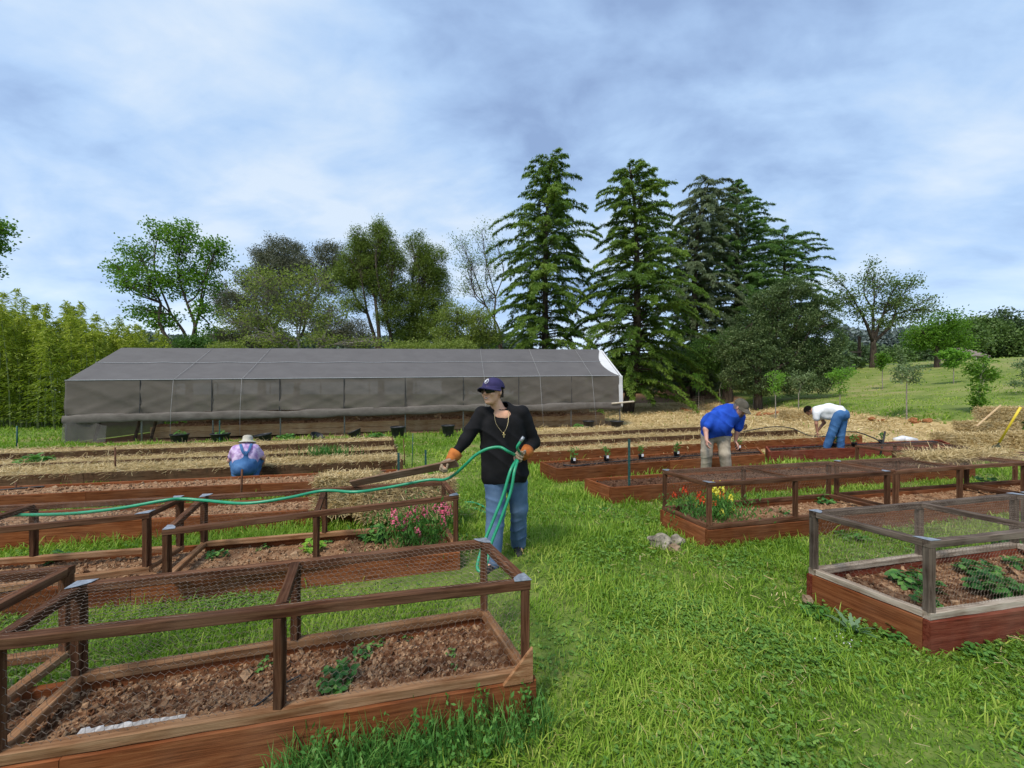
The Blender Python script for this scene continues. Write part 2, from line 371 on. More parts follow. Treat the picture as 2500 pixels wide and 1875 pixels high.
def leaves(mb, C, Lh, W, a, up=.3, dirs=None, mi=0, down=0):
    n = len(C); D = rand_dirs(n) if dirs is None else dirs
    D = D + np.array([0, 0, -down]); D /= np.linalg.norm(D, axis=1)[:, None]
    Nn = rand_dirs(n)+np.array([0, 0, up*2]); Sd = np.cross(D, Nn); Sd /= np.linalg.norm(Sd, axis=1)[:, None]+1e-9
    Lh = (np.broadcast_to(Lh, n)*rng.uniform(.7, 1.3, n))[:, None]; W = (np.broadcast_to(W, n)*rng.uniform(.7, 1.3, n))[:, None]
    V = np.stack([C-D*Lh/2, C+Sd*W/2, C+D*Lh/2, C-Sd*W/2], 1).reshape(-1, 3); k = np.arange(n)[:, None]*4
    mb.add(V, k+np.array([[0, 1, 2, 3]]), np.repeat(np.broadcast_to(a, n), 4), mi)
def blades(mb, P, Lh, W, a, lean=.5, mi=0):
    n = len(P); fl = 2.2*np.sin(P[:, 0]*2.3+1.7*np.sin(P[:, 1]*1.9))+2*np.sin(P[:, 1]*2.9+P[:, 0]); az = fl+rng.normal(0, 1.7, n); s = az+np.pi/2+rng.normal(0, .4, n)
    w = np.stack([np.cos(s), np.sin(s), 0*az], 1)*(np.asarray(W)[:, None]/2) if np.ndim(W) else np.stack([np.cos(s), np.sin(s), 0*az], 1)*W/2
    th = np.clip(np.abs(rng.normal(0, lean*.6, n)), 0, 1.2); dth = np.abs(rng.normal(lean*1.1, lean*.5, n)); p = P; pts = [P]
    for k in range(3):
        an = np.clip(th+dth*k*.5, 0, 1.9); p = p+np.stack([np.cos(az)*np.sin(an), np.sin(az)*np.sin(an), np.cos(an)], 1)*(Lh*(.40, .34, .26)[k])[:, None]; pts.append(p)
    V = np.stack([pts[0]-w*.8, pts[0]+w*.8, pts[1]-w, pts[1]+w, pts[2]-w*.75, pts[2]+w*.75, pts[3]], 1).reshape(-1, 3); k = np.arange(n)[:, None]*7
    mb.add(V, np.concatenate([k+np.array([[0, 1, 3, 2]]), k+np.array([[2, 3, 5, 4]])]), np.repeat(a, 7), mi); mb.face2(k+np.array([[4, 5, 6]]), mi)
def in_poly(x, y, poly, grow=0):
    c = np.mean(poly, axis=0); inside = np.ones(len(x), bool); n = len(poly)
    area = sum(poly[i][0]*poly[(i+1) % n][1]-poly[(i+1) % n][0]*poly[i][1] for i in range(n)); sg = 1 if area > 0 else -1
    for i in range(n):
        a = poly[i]; b = poly[(i+1) % n]; L = math.hypot(b[0]-a[0], b[1]-a[1])
        inside &= sg*((b[0]-a[0])*(y-a[1])-(b[1]-a[1])*(x-a[0]))/L > -grow
    return inside
FOOT = []                                             # footprints kept free of grass

# ------------------------------------------------------------ raised beds and cages
def lerp(a, b, t): return a+(b-a)*t
def quadpt(q, u, v): return lerp(lerp(q[0], q[1], u), lerp(q[3], q[2], u), v)
def filler(name, q, depth, m, parent, amp=.02, clods=0, csize=.014, cell=.05, mound=0, bare=None):
    Lx = (q[1]-q[0]).length; Ly = (q[3]-q[0]).length; nx = max(4, int(Lx/cell)); ny = max(4, int(Ly/cell)); mb = MB(); V = []; A = []
    nx = min(nx, 160); of = random.uniform(0, 99)
    def hgt(u, v, p):
        n = noise.noise(Vector((p.x*3+of, p.y*3, 0)))*.5+noise.noise(Vector((p.x*11+of, p.y*11, 3)))*.35+noise.noise(Vector((p.x*30, p.y*30+of, 3)))*.25
        return -depth+amp*n+mound*math.sin(math.pi*v)**.7
    for i in range(nx+1):
        for j in range(ny+1):
            u, v = i/nx, j/ny; p = quadpt(q, u, v); V.append((p.x, p.y, p.z+hgt(u, v, p))); A.append(random.uniform(.2, .6))
    f = [(i*(ny+1)+j, (i+1)*(ny+1)+j, (i+1)*(ny+1)+j+1, i*(ny+1)+j+1) for i in range(nx) for j in range(ny)]
    mb.add(V, f, np.array(A))
    base = [((-.8, -.6, -.4)), ((.9, -.5, -.5)), ((.7, .8, -.3)), ((-.7, .7, -.5)), ((-.5, -.5, .6)), ((.5, -.4, .8)), ((.55, .5, .5)), ((-.4, .6, .7))]
    fc = np.array([(3, 2, 1, 0), (4, 5, 6, 7), (0, 1, 5, 4), (1, 2, 6, 5), (2, 3, 7, 6), (3, 0, 4, 7)])
    if clods:
        U = rng.uniform(.02, .98, (clods, 2)); s = csize*np.exp(rng.normal(0, .45, clods)); VV = []; AA = []
        for k in range(clods):
            p = quadpt(q, *U[k]); p = Vector((p.x, p.y, p.z+hgt(U[k][0], U[k][1], p)+s[k]*.25)); e = Euler(rng.uniform(0, 6, 3)).to_matrix(); sx = rng.uniform(.6, 1.3, 3)
            for b in base: VV.append(p+e @ Vector((b[0]*s[k]*sx[0]+rng.normal(0, .15)*s[k], b[1]*s[k]*sx[1], b[2]*s[k]*sx[2]*.7)))
            AA += [random.uniform(.1, 1)]*8
        n0 = np.arange(clods)[:, None, None]*8
        mb.add([list(v) for v in VV], (n0+fc[None]).reshape(-1, 4), np.array(AA))
    return mb.build(name, m, parent, smooth=False)
def straw_strands(q, n, z0=0.0, L=.16, W=.005, spread=.03, mound=0, mb=None):
    mb = mb or MB(); U = rng.uniform(0, 1, (n, 2)); q = [np.array(list(k)) for k in q]
    a = q[0]+(q[1]-q[0])*U[:, :1]; b = q[3]+(q[2]-q[3])*U[:, :1]; P = a+(b-a)*U[:, 1:]
    cl = np.sin(P[:, 0]*5.1)*np.sin(P[:, 1]*6.3+P[:, 0]*2)*.5+.5
    P[:, 2] += z0+rng.uniform(0, 1, n)*spread*(.5+cl)+mound*np.sin(np.pi*U[:, 1])**.7
    D = rng.normal(size=(n, 3)); D[:, 2] *= .22; tv = (q[3]-q[0])/np.linalg.norm(q[3]-q[0]); edge = (U[:, 1] < .2) | (U[:, 1] > .8); D[edge] -= tv*(D[edge]@tv)[:, None]*.8; Nn = rng.normal(size=(n, 3))*.5+np.array([0, 0, 1.]); Nn /= np.linalg.norm(Nn, axis=1)[:, None]
    ribbons(mb, P, D, Nn, L*rng.uniform(.4, 1.2, n), W*rng.uniform(.7, 1.3, n), rng.uniform(0, 1, n)); return mb
def raised_bed(label, q, h, boards, mat_fill, m, fill='soil', depth=.06, group=None, clods=0, thick=.04, cap=None, amp=.02, csize=.014, mound=0, cell=.06, straw=0, fillspread=.04, sW=.005, mats=None):
    q = [Vector(v) for v in q]; c = sum(q, Vector())/4; zb = min(gz(v.x, v.y) for v in q)
    t = thing('raised_bed', (c.x, c.y, gz(c.x, c.y)), label, 'raised bed', group)
    FOOT.append([(v.x, v.y) for v in q]); mats = mats or {}
    names = ['front', 'right', 'back', 'left']
    for k in range(4):
        if k not in boards: continue
        a, b = q[k], q[(k+1) % 4]; d = (b-a).normalized(); inn = Vector((-d.y, d.x, 0)).normalized()
        if inn.dot(c-a) < 0: inn = -inn
        ext = thick if k in (1, 3) else 0
        mm = mats.get(k, m)
        nb = 1; hh = (h+.05)/nb
        L = (b-a).length; npc = max(1, round(L/2.6))
        for bi in range(nb):
            zc = -hh*(bi+.5)
            for pc in range(npc):
                u0 = a+d*(ext+(L-2*ext)*pc/npc+.0015); u1 = a+d*(ext+(L-2*ext)*(pc+1)/npc-.0015)
                s = inn*(thick/2+random.uniform(0, .003)+bi*.002)
                beam('board', u0+s+Vector((0, 0, zc)), u1+s+Vector((0, 0, zc)), thick, hh-.004, mm, t)
    ins = [lerp(q[i], c, 0)+((q[(i+1) % 4]-q[i]).normalized()+(q[(i-1) % 4]-q[i]).normalized())*(thick*.6) for i in range(4)]
    s = filler('soil' if fill == 'soil' else 'bed_fill', ins, depth, mat_fill, t, amp, clods, csize, cell, mound)
    if straw:
        mb = straw_strands(ins, straw, -depth, .15, sW, fillspread, mound); so = mb.build('straw_mulch', MT['straw'], t)
    return t
def wire_panel(mb, q, cell=.03, r=.0006, sag=0.0):
    q = [np.array(list(k)) for k in q]; Lu = np.linalg.norm(q[1]-q[0]); Lv = np.linalg.norm(q[3]-q[0])
    p = cell; v = cell*1.05; am = cell*.2; nc = int(Lu/(p/2)); nr = int(Lv/v)
    if nc < 2 or nr < 1: return
    Cc, Rr = np.meshgrid(np.arange(nc+1), np.arange(nr+1), indexing='ij')
    U = Cc*p/2/Lu; Vv = np.clip((Rr*v+np.where((Cc+Rr) % 2 == 1, am, -am))/Lv, 0, 1)
    U = U+rng.normal(0, .0008/Lu, U.shape); U = np.clip(U, 0, 1)
    a = q[0]+(q[1]-q[0])*U[..., None]; b = q[3]+(q[2]-q[3])*U[..., None]; P = a+(b-a)*Vv[..., None]
    ph = rng.uniform(0, 6); nrm = np.cross(q[1]-q[0], q[3]-q[0]); nrm /= np.linalg.norm(nrm)+1e-9
    P = P - nrm*(sag*np.sin(np.pi*U)*np.sin(np.pi*Vv)+.004*np.sin(U*Lu*9+ph)*np.sin(Vv*7+ph))[..., None]
    e = [(P[:-1].reshape(-1, 3), P[1:].reshape(-1, 3))]
    up = (Cc+Rr) % 2 == 1; mk = up[:, :-1]; e.append((P[:, :-1][mk], P[:, 1:][mk]))
    A = np.concatenate([x for x, y in e]); B = np.concatenate([y for x, y in e]); T = B-A; T /= np.linalg.norm(T, axis=1)[:, None]+1e-9
    n1 = np.broadcast_to(nrm, T.shape); n2 = np.cross(T, n1); rr = np.full((len(A), 1), r)
    off = [n1*rr, (-.5*n1+.87*n2)*rr, (-.5*n1-.87*n2)*rr]
    V = np.stack([A+o for o in off]+[B+o for o in off], 1).reshape(-1, 3); k = np.arange(len(A))[:, None]*6
    mb.add(V, np.concatenate([k+np.array([x]) for x in ([0, 1, 4, 3], [1, 2, 5, 4], [2, 0, 3, 5])]), .5)
def cage(label, q, hc, m, group=None, mids=(.5,), wires='ftbe', cell=.03, r=.0006, rs=.042, bottom=True, brackets=(0, 1, 2, 3), m2=None, gusset=(), endbars=True, tw=0, sag=.015, posts=None, hts=None):
    q = [Vector(v) for v in q]; c = sum(q, Vector())/4
    t = thing('wire_cage', c, label, 'plant cage', group); m2 = m2 or m; hts = hts or [hc]*4
    Z = Vector((0, 0, 1)); top = [q[i]+Z*(hts[i]-rs/2) for i in range(4)]; bot = [q[i]+Z*rs/2 for i in range(4)]
    def inset(P):
        return [P[i]+((P[(i+1) % 4]-P[i]).normalized()+(P[(i-1) % 4]-P[i]).normalized())*rs/2 for i in range(4)]
    top = inset(top); bot = inset(bot)
    for k in (0, 2):
        a, b = top[k], top[(k+1) % 4]; d = (b-a).normalized()*rs/2
        beam('top_rail', a-d, b+d, rs, rs, m, t)
        if bottom: beam('bottom_rail', bot[k]-d, bot[(k+1) % 4]+d, rs, rs, m2, t)
    for k in (1, 3):
        a, b = top[k], top[(k+1) % 4]; d = (b-a).normalized()*(rs/2+.001)
        beam('end_rail', a+d+Z*tw, b-d+Z*tw, rs, rs*.95, m, t)
        if bottom: beam('bottom_rail', bot[k]+d, bot[(k+1) % 4]-d, rs, rs*.97, m2, t)
    zz = Z*(rs/2+.001)
    for k in range(4):
        if posts and k not in posts: continue
        beam('post', bot[k]+(zz if bottom else -zz), top[k]-zz, rs*.96, rs*.96, m, t, up=(0, 1, 0))
    for f in mids:
        a = lerp(top[0], top[1], f); b = lerp(top[3], top[2], f); d = (b-a).normalized()*(rs/2+.001)
        beam('cross_bar', a+d+Z*.003, b-d+Z*.003, rs, rs*.9, m, t)
        for aa, bb in ((a, lerp(bot[0], bot[1], f)), (b, lerp(bot[3], bot[2], f))):
            beam('post', bb+zz, aa-zz, rs*.9, rs*.93, m, t, up=(0, 1, 0))
    for k in brackets:
        p = top[k]+Z*(rs/2+.003); d1 = (top[(k+1) % 4]-top[k]).normalized(); d2 = (top[(k-1) % 4]-top[k]).normalized()
        w = rs*.5; mb = MB()
        e1, e2 = (d1, d2)
        V = [p-e1*w-e2*w, p+e1*.06-e2*w, p+e1*.06*.8+e2*w*.6, p+e1*w*.6+e2*.055, p-e1*w+e2*.065]
        V = [list(x) for x in V]+[list(x+Z*.0025) for x in V]
        n = 5; mb.add(V, [(i, (i+1) % n, (i+1) % n+n, i+n) for i in range(n)]); mb.face2([list(range(n, 2*n))]); mb.face2([list(range(n))[::-1]])
        mb.build('corner_bracket', MT['galv'], t)
    for k, kk in gusset:
        p = bot[k]-Z*rs*.6; d = (bot[kk]-bot[k]).normalized(); out = (bot[k]-bot[(k-1) % 4 if kk == (k+1) % 4 else (k+1) % 4]).normalized(); o = out*(rs/2+.002)
        V = [p-d*.02+o, p+d*.13+o, p-d*.02+o+Z*.17]; V2 = [v+out*.016 for v in V]; mb = MB()
        mb.add([list(v) for v in V+V2], [(0, 1, 4, 3), (1, 2, 5, 4), (2, 0, 3, 5)]); mb.face2([(0, 2, 1), (3, 4, 5)]); mb.build('gusset', m2, t)
    mb = MB(); o = rs/2+.001
    if 'f' in wires: wire_panel(mb, [bot[0], bot[1], top[1], top[0]], cell, r, sag*.4)
    if 'b' in wires: wire_panel(mb, [bot[3], bot[2], top[2], top[3]], cell, r, sag*.4)
    if 'e' in wires: wire_panel(mb, [bot[1], bot[2], top[2], top[1]], cell, r, sag*.4)
    if 'l' in wires: wire_panel(mb, [bot[0], bot[3], top[3], top[0]], cell, r, sag*.4)
    if 't' in wires: wire_panel(mb, [v+Z*o for v in top], cell, r, sag)
    if mb.n: mb.build('wire_mesh', MT['wire'], t)
    return t
def Q(fl, fr, br, bl, h): return [GP(*p, h) if len(p) == 2 else Vector((p[0], p[1], gz(p[0], p[1])+h)) for p in (fl, fr, br, bl)]
# ------------------------------------------------------------ the beds
BW, FW = MT['bed_wood'], MT['far_wood']
hb = .25; hq = .206                                    # open beds; beds whose boards carry a cage rail
GL = 'raised beds left of the grass aisle'; GR_ = 'raised beds right of the grass aisle'
bedA = [(-3.7, 1.05, 0), (.124, 1.865, 0), (-.145, 2.44, 0), (-3.95, 1.39, 0)]
raised_bed('near raised bed of reddish boards full of stony brown soil in the left foreground', Q(*bedA, hq), hq, (0, 1, 2), MT['soil'], BW, depth=.045, group=GL, clods=7500, csize=.0068, cell=.022, amp=.03)
bedB = [(-5.4, 2.33, 0), (-.47, 3.36, 0), (-.7, 4.03, 0), (-5.7, 2.96, 0)]
raised_bed('second raised bed on the left, holding pink snapdragons at its right end', Q(*bedB, hq), hq, (0, 1, 2), MT['soil_pale'], BW, depth=.06, group=GL, clods=3600, csize=.0095, cell=.05, amp=.035)
raised_bed('bare soil raised bed behind the pink snapdragons with hay bales on its right end', Q((-300, 1307), (1000, 1229), (985, 1201), (-300, 1266), hb), hb, (0, 1, 2), MT['soil_pale'], BW, depth=.05, group=GL, clods=2200, csize=.011)
raised_bed('low bare raised bed just in front of the crouching person', Q((-300, 1224), (999, 1164.5), (994, 1144), (-300, 1201), hb), hb, (0, 1, 2), MT['soil_pale'], BW, depth=.04, group=GL, clods=2200, csize=.012)
ST = plain('straw_bedding', (.20, .14, .06), (.52, .41, .22), 30, .9, .8, .02, .1)
raised_bed('straw heaped raised bed the crouching person works on', Q((-300, 1175), (985, 1123.4), (970, 1109), (-300, 1154), hb), hb, (0, 1, 2), ST, FW, depth=.03, group=GL, amp=.05, mound=.03, straw=17000, fillspread=.045, sW=.0052, cell=.1, fill='straw')
raised_bed('straw covered raised bed second from the shade house, with a dark grassy clump', Q((-300, 1146), (970, 1096.5), (964, 1087), (-300, 1130.5), hb), hb, (0, 1, 2), ST, FW, depth=.05, group=GL, amp=.03, straw=9000, fillspread=.035, sW=.006, cell=.1, fill='straw')
raised_bed('straw covered raised bed nearest the shade house', Q((-300, 1118), (962, 1075), (958, 1066), (-300, 1107), hb), hb, (0, 1, 2), ST, FW, depth=.03, group=GL, amp=.03, straw=9000, fillspread=.04, sW=.0066, cell=.12, fill='straw')
bedR1 = [(2.64, 2.33, 0), (6.6, 3.0, 0), (6.3, 3.83, 0), (2.365, 2.975, 0)]
raised_bed('near right raised bed with bright red front board and leafy strawberry plants', Q(*bedR1, hq), hq, (0, 2, 3), MT['soil'], BW, depth=.055, group=GR_, clods=3600, csize=.008, cell=.035, amp=.03, mats={0: MT['bed_wood_red'], 2: MT['bed_wood_red']})
bedR2 = [(2.06, 3.89, 0), (9.4, 5.62, 0), (9.2, 6.22, 0), (1.84, 4.60, 0)]
raised_bed('raised bed with red and yellow snapdragons at its left corner', Q(*bedR2, hq), hq, (0, 2, 3), MT['soil_pale'], BW, depth=.055, group=GR_, clods=4200, csize=.0095, cell=.05, amp=.03)
raised_bed('dark soil raised bed behind the caged snapdragon bed', Q((1492, 1190.5), (8.9, 7.1, 0), (8.7, 7.72, 0), (1427, 1168), hb), hb, (0, 1, 2, 3), MT['soil_dark'], BW, depth=.05, group=GR_, clods=2600, csize=.012)
raised_bed('dark soil raised bed holding the row of potted seedlings', Q((1359, 1144.6), (1868, 1109), (1850, 1091), (1318, 1127), hb), hb, (0, 1, 2, 3), MT['soil_dark'], BW, depth=.04, group=GR_, clods=2200, csize=.011)
raised_bed('dark stained raised bed in front of the white shirted person', Q((1878, 1103), (2320, 1082), (2296, 1073), (1868, 1089), hb), hb, (0, 1, 2, 3), MT['soil_dark'], MT['bed_wood_red'], depth=.04, group=GR_, clods=1800, csize=.013)
raised_bed('tall board straw bed directly behind the potted seedlings', Q((1284, 1105.5), (2106, 1063), (2085, 1055), (1281, 1092), hb), hb, (0, 1, 2, 3), ST, BW, depth=.04, group=GR_, amp=.04, straw=11000, fillspread=.04, sW=.006, cell=.1, fill='straw')
raised_bed('straw bed between the tall board straw bed and the last one', Q((1297, 1080.5), (1948, 1050), (1935, 1044), (1293, 1071), hb), .22, (0, 1, 2, 3), ST, FW, depth=.03, group=GR_, amp=.04, straw=8000, fillspread=.04, sW=.0066, cell=.1, fill='straw')
raised_bed('farthest straw bed on the right, closest to the straw yard', Q((1303, 1061.5), (1825, 1037), (1815, 1031), (1299, 1054), hb), .2, (0, 1, 2, 3), ST, FW, depth=.02, group=GR_, amp=.04, straw=7000, fillspread=.04, sW=.007, cell=.12, fill='straw')

# ------------------------------------------------------------ wire cages on the beds
CW = MT['cage_wood']; GC = 'timber and wire cages on the beds'
z = hq+.001
cage('near cage with three brown frame bays of chicken wire over the foreground bed', [(-2.03, 1.415, z), (.10, 1.872, z), (-.17, 2.42, z), (-2.19, 1.862, z)], .494, CW, GC, mids=(.47,), wires='ftbe', cell=.032, r=.00075, rs=.046, m2=MT['rail_wood'], brackets=(1, 2, 3), gusset=((1, 0),), sag=.02)
cage('cage mostly cut off at the lower left corner of the photo', [(-4.1, 1.06, z), (-2.27, 1.50, z), (-2.42, 2.05, z), (-4.3, 1.62, z)], .494, CW, GC, mids=(.5,), wires='tbe', cell=.034, r=.0007, rs=.046, m2=MT['rail_wood'], brackets=())
cage('cage over the second left bed at the photo edge, its bracketed corner under the hose', [(-5.0, 2.16, z), (-2.93, 2.98, z), (-3.03, 3.42, z), (-5.2, 2.98, z)], .494, CW, GC, mids=(.5,), wires='te', cell=.05, r=.0005, rs=.045, m2=MT['rail_wood'], brackets=(1, 2), hts=[.474, .474, .494, .494])
cage('cage arching over the pink snapdragons in front of the hay bales', [(-2.65, 2.80, z), (-.49, 3.40, z), (-.72, 4.0, z), (-2.93, 3.50, z)], .494, CW, GC, mids=(.47,), wires='t', cell=.05, r=.0004, rs=.045, m2=MT['rail_wood'], brackets=(0, 1, 3), hts=[.404, .504, .504, .484])
cage('weathered grey cage over the strawberry bed in the right foreground', [(2.66, 2.345, z), (4.95, 2.80, z), (4.72, 3.49, z), (2.38, 2.97, z)], .502, MT['grey_wood'], GC, mids=(.485,), wires='ftbl', cell=.032, r=.0007, rs=.046, brackets=(0, 2, 3), m2=MT['lit_rail'], sag=.035)
cage('grey cage at the right photo edge beyond the strawberries', [(5.05, 2.82, z), (6.5, 3.08, z), (6.2, 3.76, z), (4.82, 3.51, z)], .502, MT['grey_wood'], GC, mids=(.5,), wires='tbl', cell=.032, r=.0007, rs=.046, brackets=(0, 3), m2=MT['lit_rail'])
cage('brown cage over the red and yellow snapdragons', [(2.08, 3.905, z), (4.6, 4.49, z), (4.42, 5.17, z), (1.86, 4.585, z)], .494, CW, GC, mids=(.45,), wires='tbl', cell=.045, r=.0006, rs=.046, brackets=(0, 1, 3))
cage('brown cage in the middle of the snapdragon bed, right of the flowers', [(4.7, 4.52, z), (7.1, 5.09, z), (6.93, 5.73, z), (4.52, 5.2, z)], .494, CW, GC, mids=(.47,), wires='tb', cell=.05, r=.0006, rs=.046, brackets=(3,))
cage('brown cage at the right end of the snapdragon bed by the photo edge', [(7.2, 5.12, z), (9.3, 5.6, z), (9.1, 6.15, z), (7.03, 5.76, z)], .494, CW, GC, mids=(.5,), wires='tb', cell=.05, r=.0006, rs=.046, brackets=())
q3 = [Vector((6.9, 6.67, 0)), Vector((8.8, 7.1, 0)), Vector((8.65, 7.65, 0)), Vector((6.75, 7.28, 0))]
for v in q3: v.z = gz(v.x, v.y)+hb+.002
cage('low cage at the right photo edge under loose straw', q3, .34, CW, GC, mids=(.5,), wires='t', cell=.06, r=.0006, rs=.045, brackets=())
# ------------------------------------------------------------ the shade house
def clothmat(name, c1, c2, transp, scale=3.0, bs=.5):
    m, N, L = newmat(name); n = nz(N, L, scale, 6, .6, 'Object', (.5, 1, 1), .5); n2 = nz(N, L, 160, 2, .5, 'Object', (1, 1, 1))
    col = ramp(N, L, n, [(.3, c1), (.7, c2)])
    p = N.new('ShaderNodeBsdfPrincipled'); L.new(col, p.inputs['Base Color']); p.inputs['Roughness'].default_value = .75; p.inputs['Specular IOR Level'].default_value = .3
    b = N.new('ShaderNodeBump'); b.inputs['Strength'].default_value = bs; b.inputs['Distance'].default_value = .012; L.new(n, b.inputs['Height']); L.new(b.outputs[0], p.inputs['Normal'])
    tl = N.new('ShaderNodeBsdfTranslucent'); L.new(col, tl.inputs[0]); m1 = N.new('ShaderNodeMixShader'); m1.inputs[0].default_value = .2
    L.new(p.outputs[0], m1.inputs[1]); L.new(tl.outputs[0], m1.inputs[2])
    tr = N.new('ShaderNodeBsdfTransparent'); mx = N.new('ShaderNodeMixShader'); mx.inputs[0].default_value = transp
    o = N.new('ShaderNodeOutputMaterial'); L.new(m1.outputs[0], mx.inputs[1]); L.new(tr.outputs[0], mx.inputs[2]); L.new(mx.outputs[0], o.inputs[0]); return m
def shade_house():
    Lb = np.array([-14.6, 12.1]); Rb = np.array([4.5, 15.2]); U = Rb-Lb; LEN = np.linalg.norm(U); U = U/LEN; Nn = np.array([-U[1], U[0]]); WID = 4.1; NB = 9
    gl = lambda s: .31*s/LEN
    def P(s, d, z): p = Lb+U*s+Nn*d; return Vector((p[0], p[1], gl(s)+z))
    t = thing('shade_house', P(0, 0, 0), 'long low shade house covered in grey shade cloth with one side curtain rolled up', 'shade house')
    FOOT.append([tuple((Lb+U*a+Nn*b)) for a, b in ((-.2, -.1), (LEN+.2, -.1), (LEN+.2, WID+.1), (-.2, WID+.1))])
    EA, RI, HEM = 2.07, 3.38, .95
    roofm = clothmat('roof_shade_cloth', (.118, .112, .114), (.145, .139, .141), .04)
    sidem = clothmat('side_shade_cloth', (.118, .102, .086), (.152, .134, .114), .10)
    white = clothmat('white_sheeting', (.62, .63, .64), (.75, .76, .77), 0)
    def sheet(name, fn, nu, nv, m, smooth=True):
        mb = MB(); V = [list(fn(i/nu, j/nv)) for i in range(nu+1) for j in range(nv+1)]
        mb.add(V, [(i*(nv+1)+j, (i+1)*(nv+1)+j, (i+1)*(nv+1)+j+1, i*(nv+1)+j+1) for i in range(nu) for j in range(nv)]); return mb.build(name, m, t, smooth=smooth)
    def sagf(u): return abs(math.sin(math.pi*u*NB))
    def roof(side):
        def fn(u, v):
            cut = LEN-.10-.42*math.sin(math.pi*v**.8)*1.0 if v < 1 else LEN-.15
            s = u*cut; d = (WID/2)*v if side < 0 else WID-(WID/2)*v
            z = EA+(RI-EA)*v - .035*sagf(u)*math.sin(math.pi*min(1, v+.03)) + .012*noise.noise(Vector((s*1.5, v*3, side)))
            return P(s, d, z)
        return fn
    sheet('roof_cloth', roof(-1), 160, 14, roofm); sheet('roof_cloth', roof(1), 60, 6, roofm)
    for sd_ in (-1, 1):
        def fw(u, v, sd_=sd_):
            s = LEN-1.2+u*1.23; d = (WID/2)*v if sd_ < 0 else WID-(WID/2)*v
            return P(s, d, EA-.03+(RI-EA)*v)
        sheet('white_roof_sheet', fw, 6, 8, white)
    def curtain(u, v):
        s = u*(LEN-.12); w = .02*math.sin(s*2.1+v*5)+.03*noise.noise(Vector((s*.9, v*2.5, 1)))+.035*max(0, math.sin((s*.9-v*2.5)*5.2))**3*(1-v)+.03*max(0, math.sin((s*.8+v*2.1)*3.7))**4
        return P(s, -.03-.05*sagf(u)*(1-v)-w*.9*(1-v)**.3, HEM+(EA-HEM)*v)
    sheet('side_curtain', curtain, 240, 14, sidem)
    # rolled hem, a sagging bulge of cloth
    mb = MB(); pts = []; rad = []
    for i in range(161):
        s = LEN*i/160*.995; sg_ = .05*noise.noise(Vector((s*.35, 0, 5)))-.05*math.sin(math.pi*s/LEN*2)*.5
        pts.append(P(s, -.10, HEM-.12+sg_-.05*max(0, 1-s/3))); rad.append(.10+.04*noise.noise(Vector((s*.8, 2, 1)))+.03*sagf(i/160))
    V, f = tube(pts, rad, 14); Vn = V.copy(); cz = np.repeat(np.array([list(p) for p in pts]), 14, axis=0); Vn[:, :2] = cz[:, :2]+(Vn[:, :2]-cz[:, :2])*.4; Vn[:, 2] = cz[:, 2]+(Vn[:, 2]-cz[:, 2])*1.25
    for k in range(len(Vn)): Vn[k][2] += .02*noise.noise(Vector((V[k][0]*3, V[k][1]*3, V[k][2]*20)))
    mb.add(Vn, f); mb.build('rolled_hem', clothmat('hem_cloth', (.115, .10, .086), (.19, .17, .15), 0, 6, .8), t, smooth=True)
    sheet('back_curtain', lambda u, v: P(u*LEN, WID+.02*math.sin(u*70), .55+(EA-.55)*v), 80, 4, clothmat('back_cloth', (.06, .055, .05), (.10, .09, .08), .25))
    # left end: mesh gable and a drop reaching the ground
    def gab(u, v):
        zt = EA+(RI-EA)*(1-abs(2*u-1)); return P(-.02-.03*math.sin(u*9+v*4), u*WID, .02+(zt-.05)*v)
    sheet('end_curtain', gab, 20, 10, sidem)
    sheet('corner_drop', lambda u, v: P(u*1.25, -.10-.06*math.sin(u*9)-.05*(1-v), .03+(.62+.12*math.sin(u*4))*v), 14, 6, clothmat('loose_mesh', (.12, .11, .10), (.20, .19, .175), .5))
    sheet('white_end_sheet', lambda u, v: P(LEN+.015+.02*math.sin(v*7), -.05+u*(.9), .75+.25*u+(EA-.76-.25*u)*v), 8, 10, white)
    sheet('white_corner_flap', lambda u, v: P(LEN-.14+u*.17, -.055-.02*math.sin(v*6), .80+(EA-.83)*v), 3, 10, white)
    # posts, rafters, seams
    pm = plain('pipe', (.14, .145, .15), (.25, .25, .26), 20, .5, 0); dk = plain('dark_timber', (.05, .035, .025), (.12, .08, .055), 8, .9)
    sm_ = plain('seam', (.26, .27, .29), (.36, .37, .39), 30, .8); ds = plain('dark_seam', (.03, .03, .032), (.06, .06, .06), 30, .8)
    for k in range(NB+1):
        s = min(k*LEN/NB, LEN-.06)
        for d in (0.0, WID):
            mb = MB(); addtube(mb, [P(s, d+.02, -.05), P(s, d+.02, EA-.01)], .025, 8); mb.build('post', pm, t, smooth=True)
        mb = MB(); addtube(mb, [P(s, 0.02, EA-.03), P(s, WID/2, RI-.05), P(s, WID-.02, EA-.03)], .022, 6); mb.build('rafter', pm, t, smooth=True)
        if 0 < k < NB:
            mb = MB(); addtube(mb, [P(s, -.045, EA-.02), P(s, -.05, (EA+HEM)/2), P(s, -.07, HEM)], .013, 5); mb.build('curtain_seam', ds, t)
    mb = MB(); addtube(mb, [P(u*LEN, -.035, EA) for u in np.linspace(0, .993, 30)], .014, 6); mb.build('eave_seam', sm_, t)
    mb = MB(); addtube(mb, [P(u*LEN*.975, WID/4-.0, (EA+RI)/2+.022-.03*sagf(u)) for u in np.linspace(0, 1, 91)], .010, 5); mb.build('roof_seam', sm_, t)
    rp = plain('rope', (.25, .25, .25), (.38, .38, .38), 40, .8)
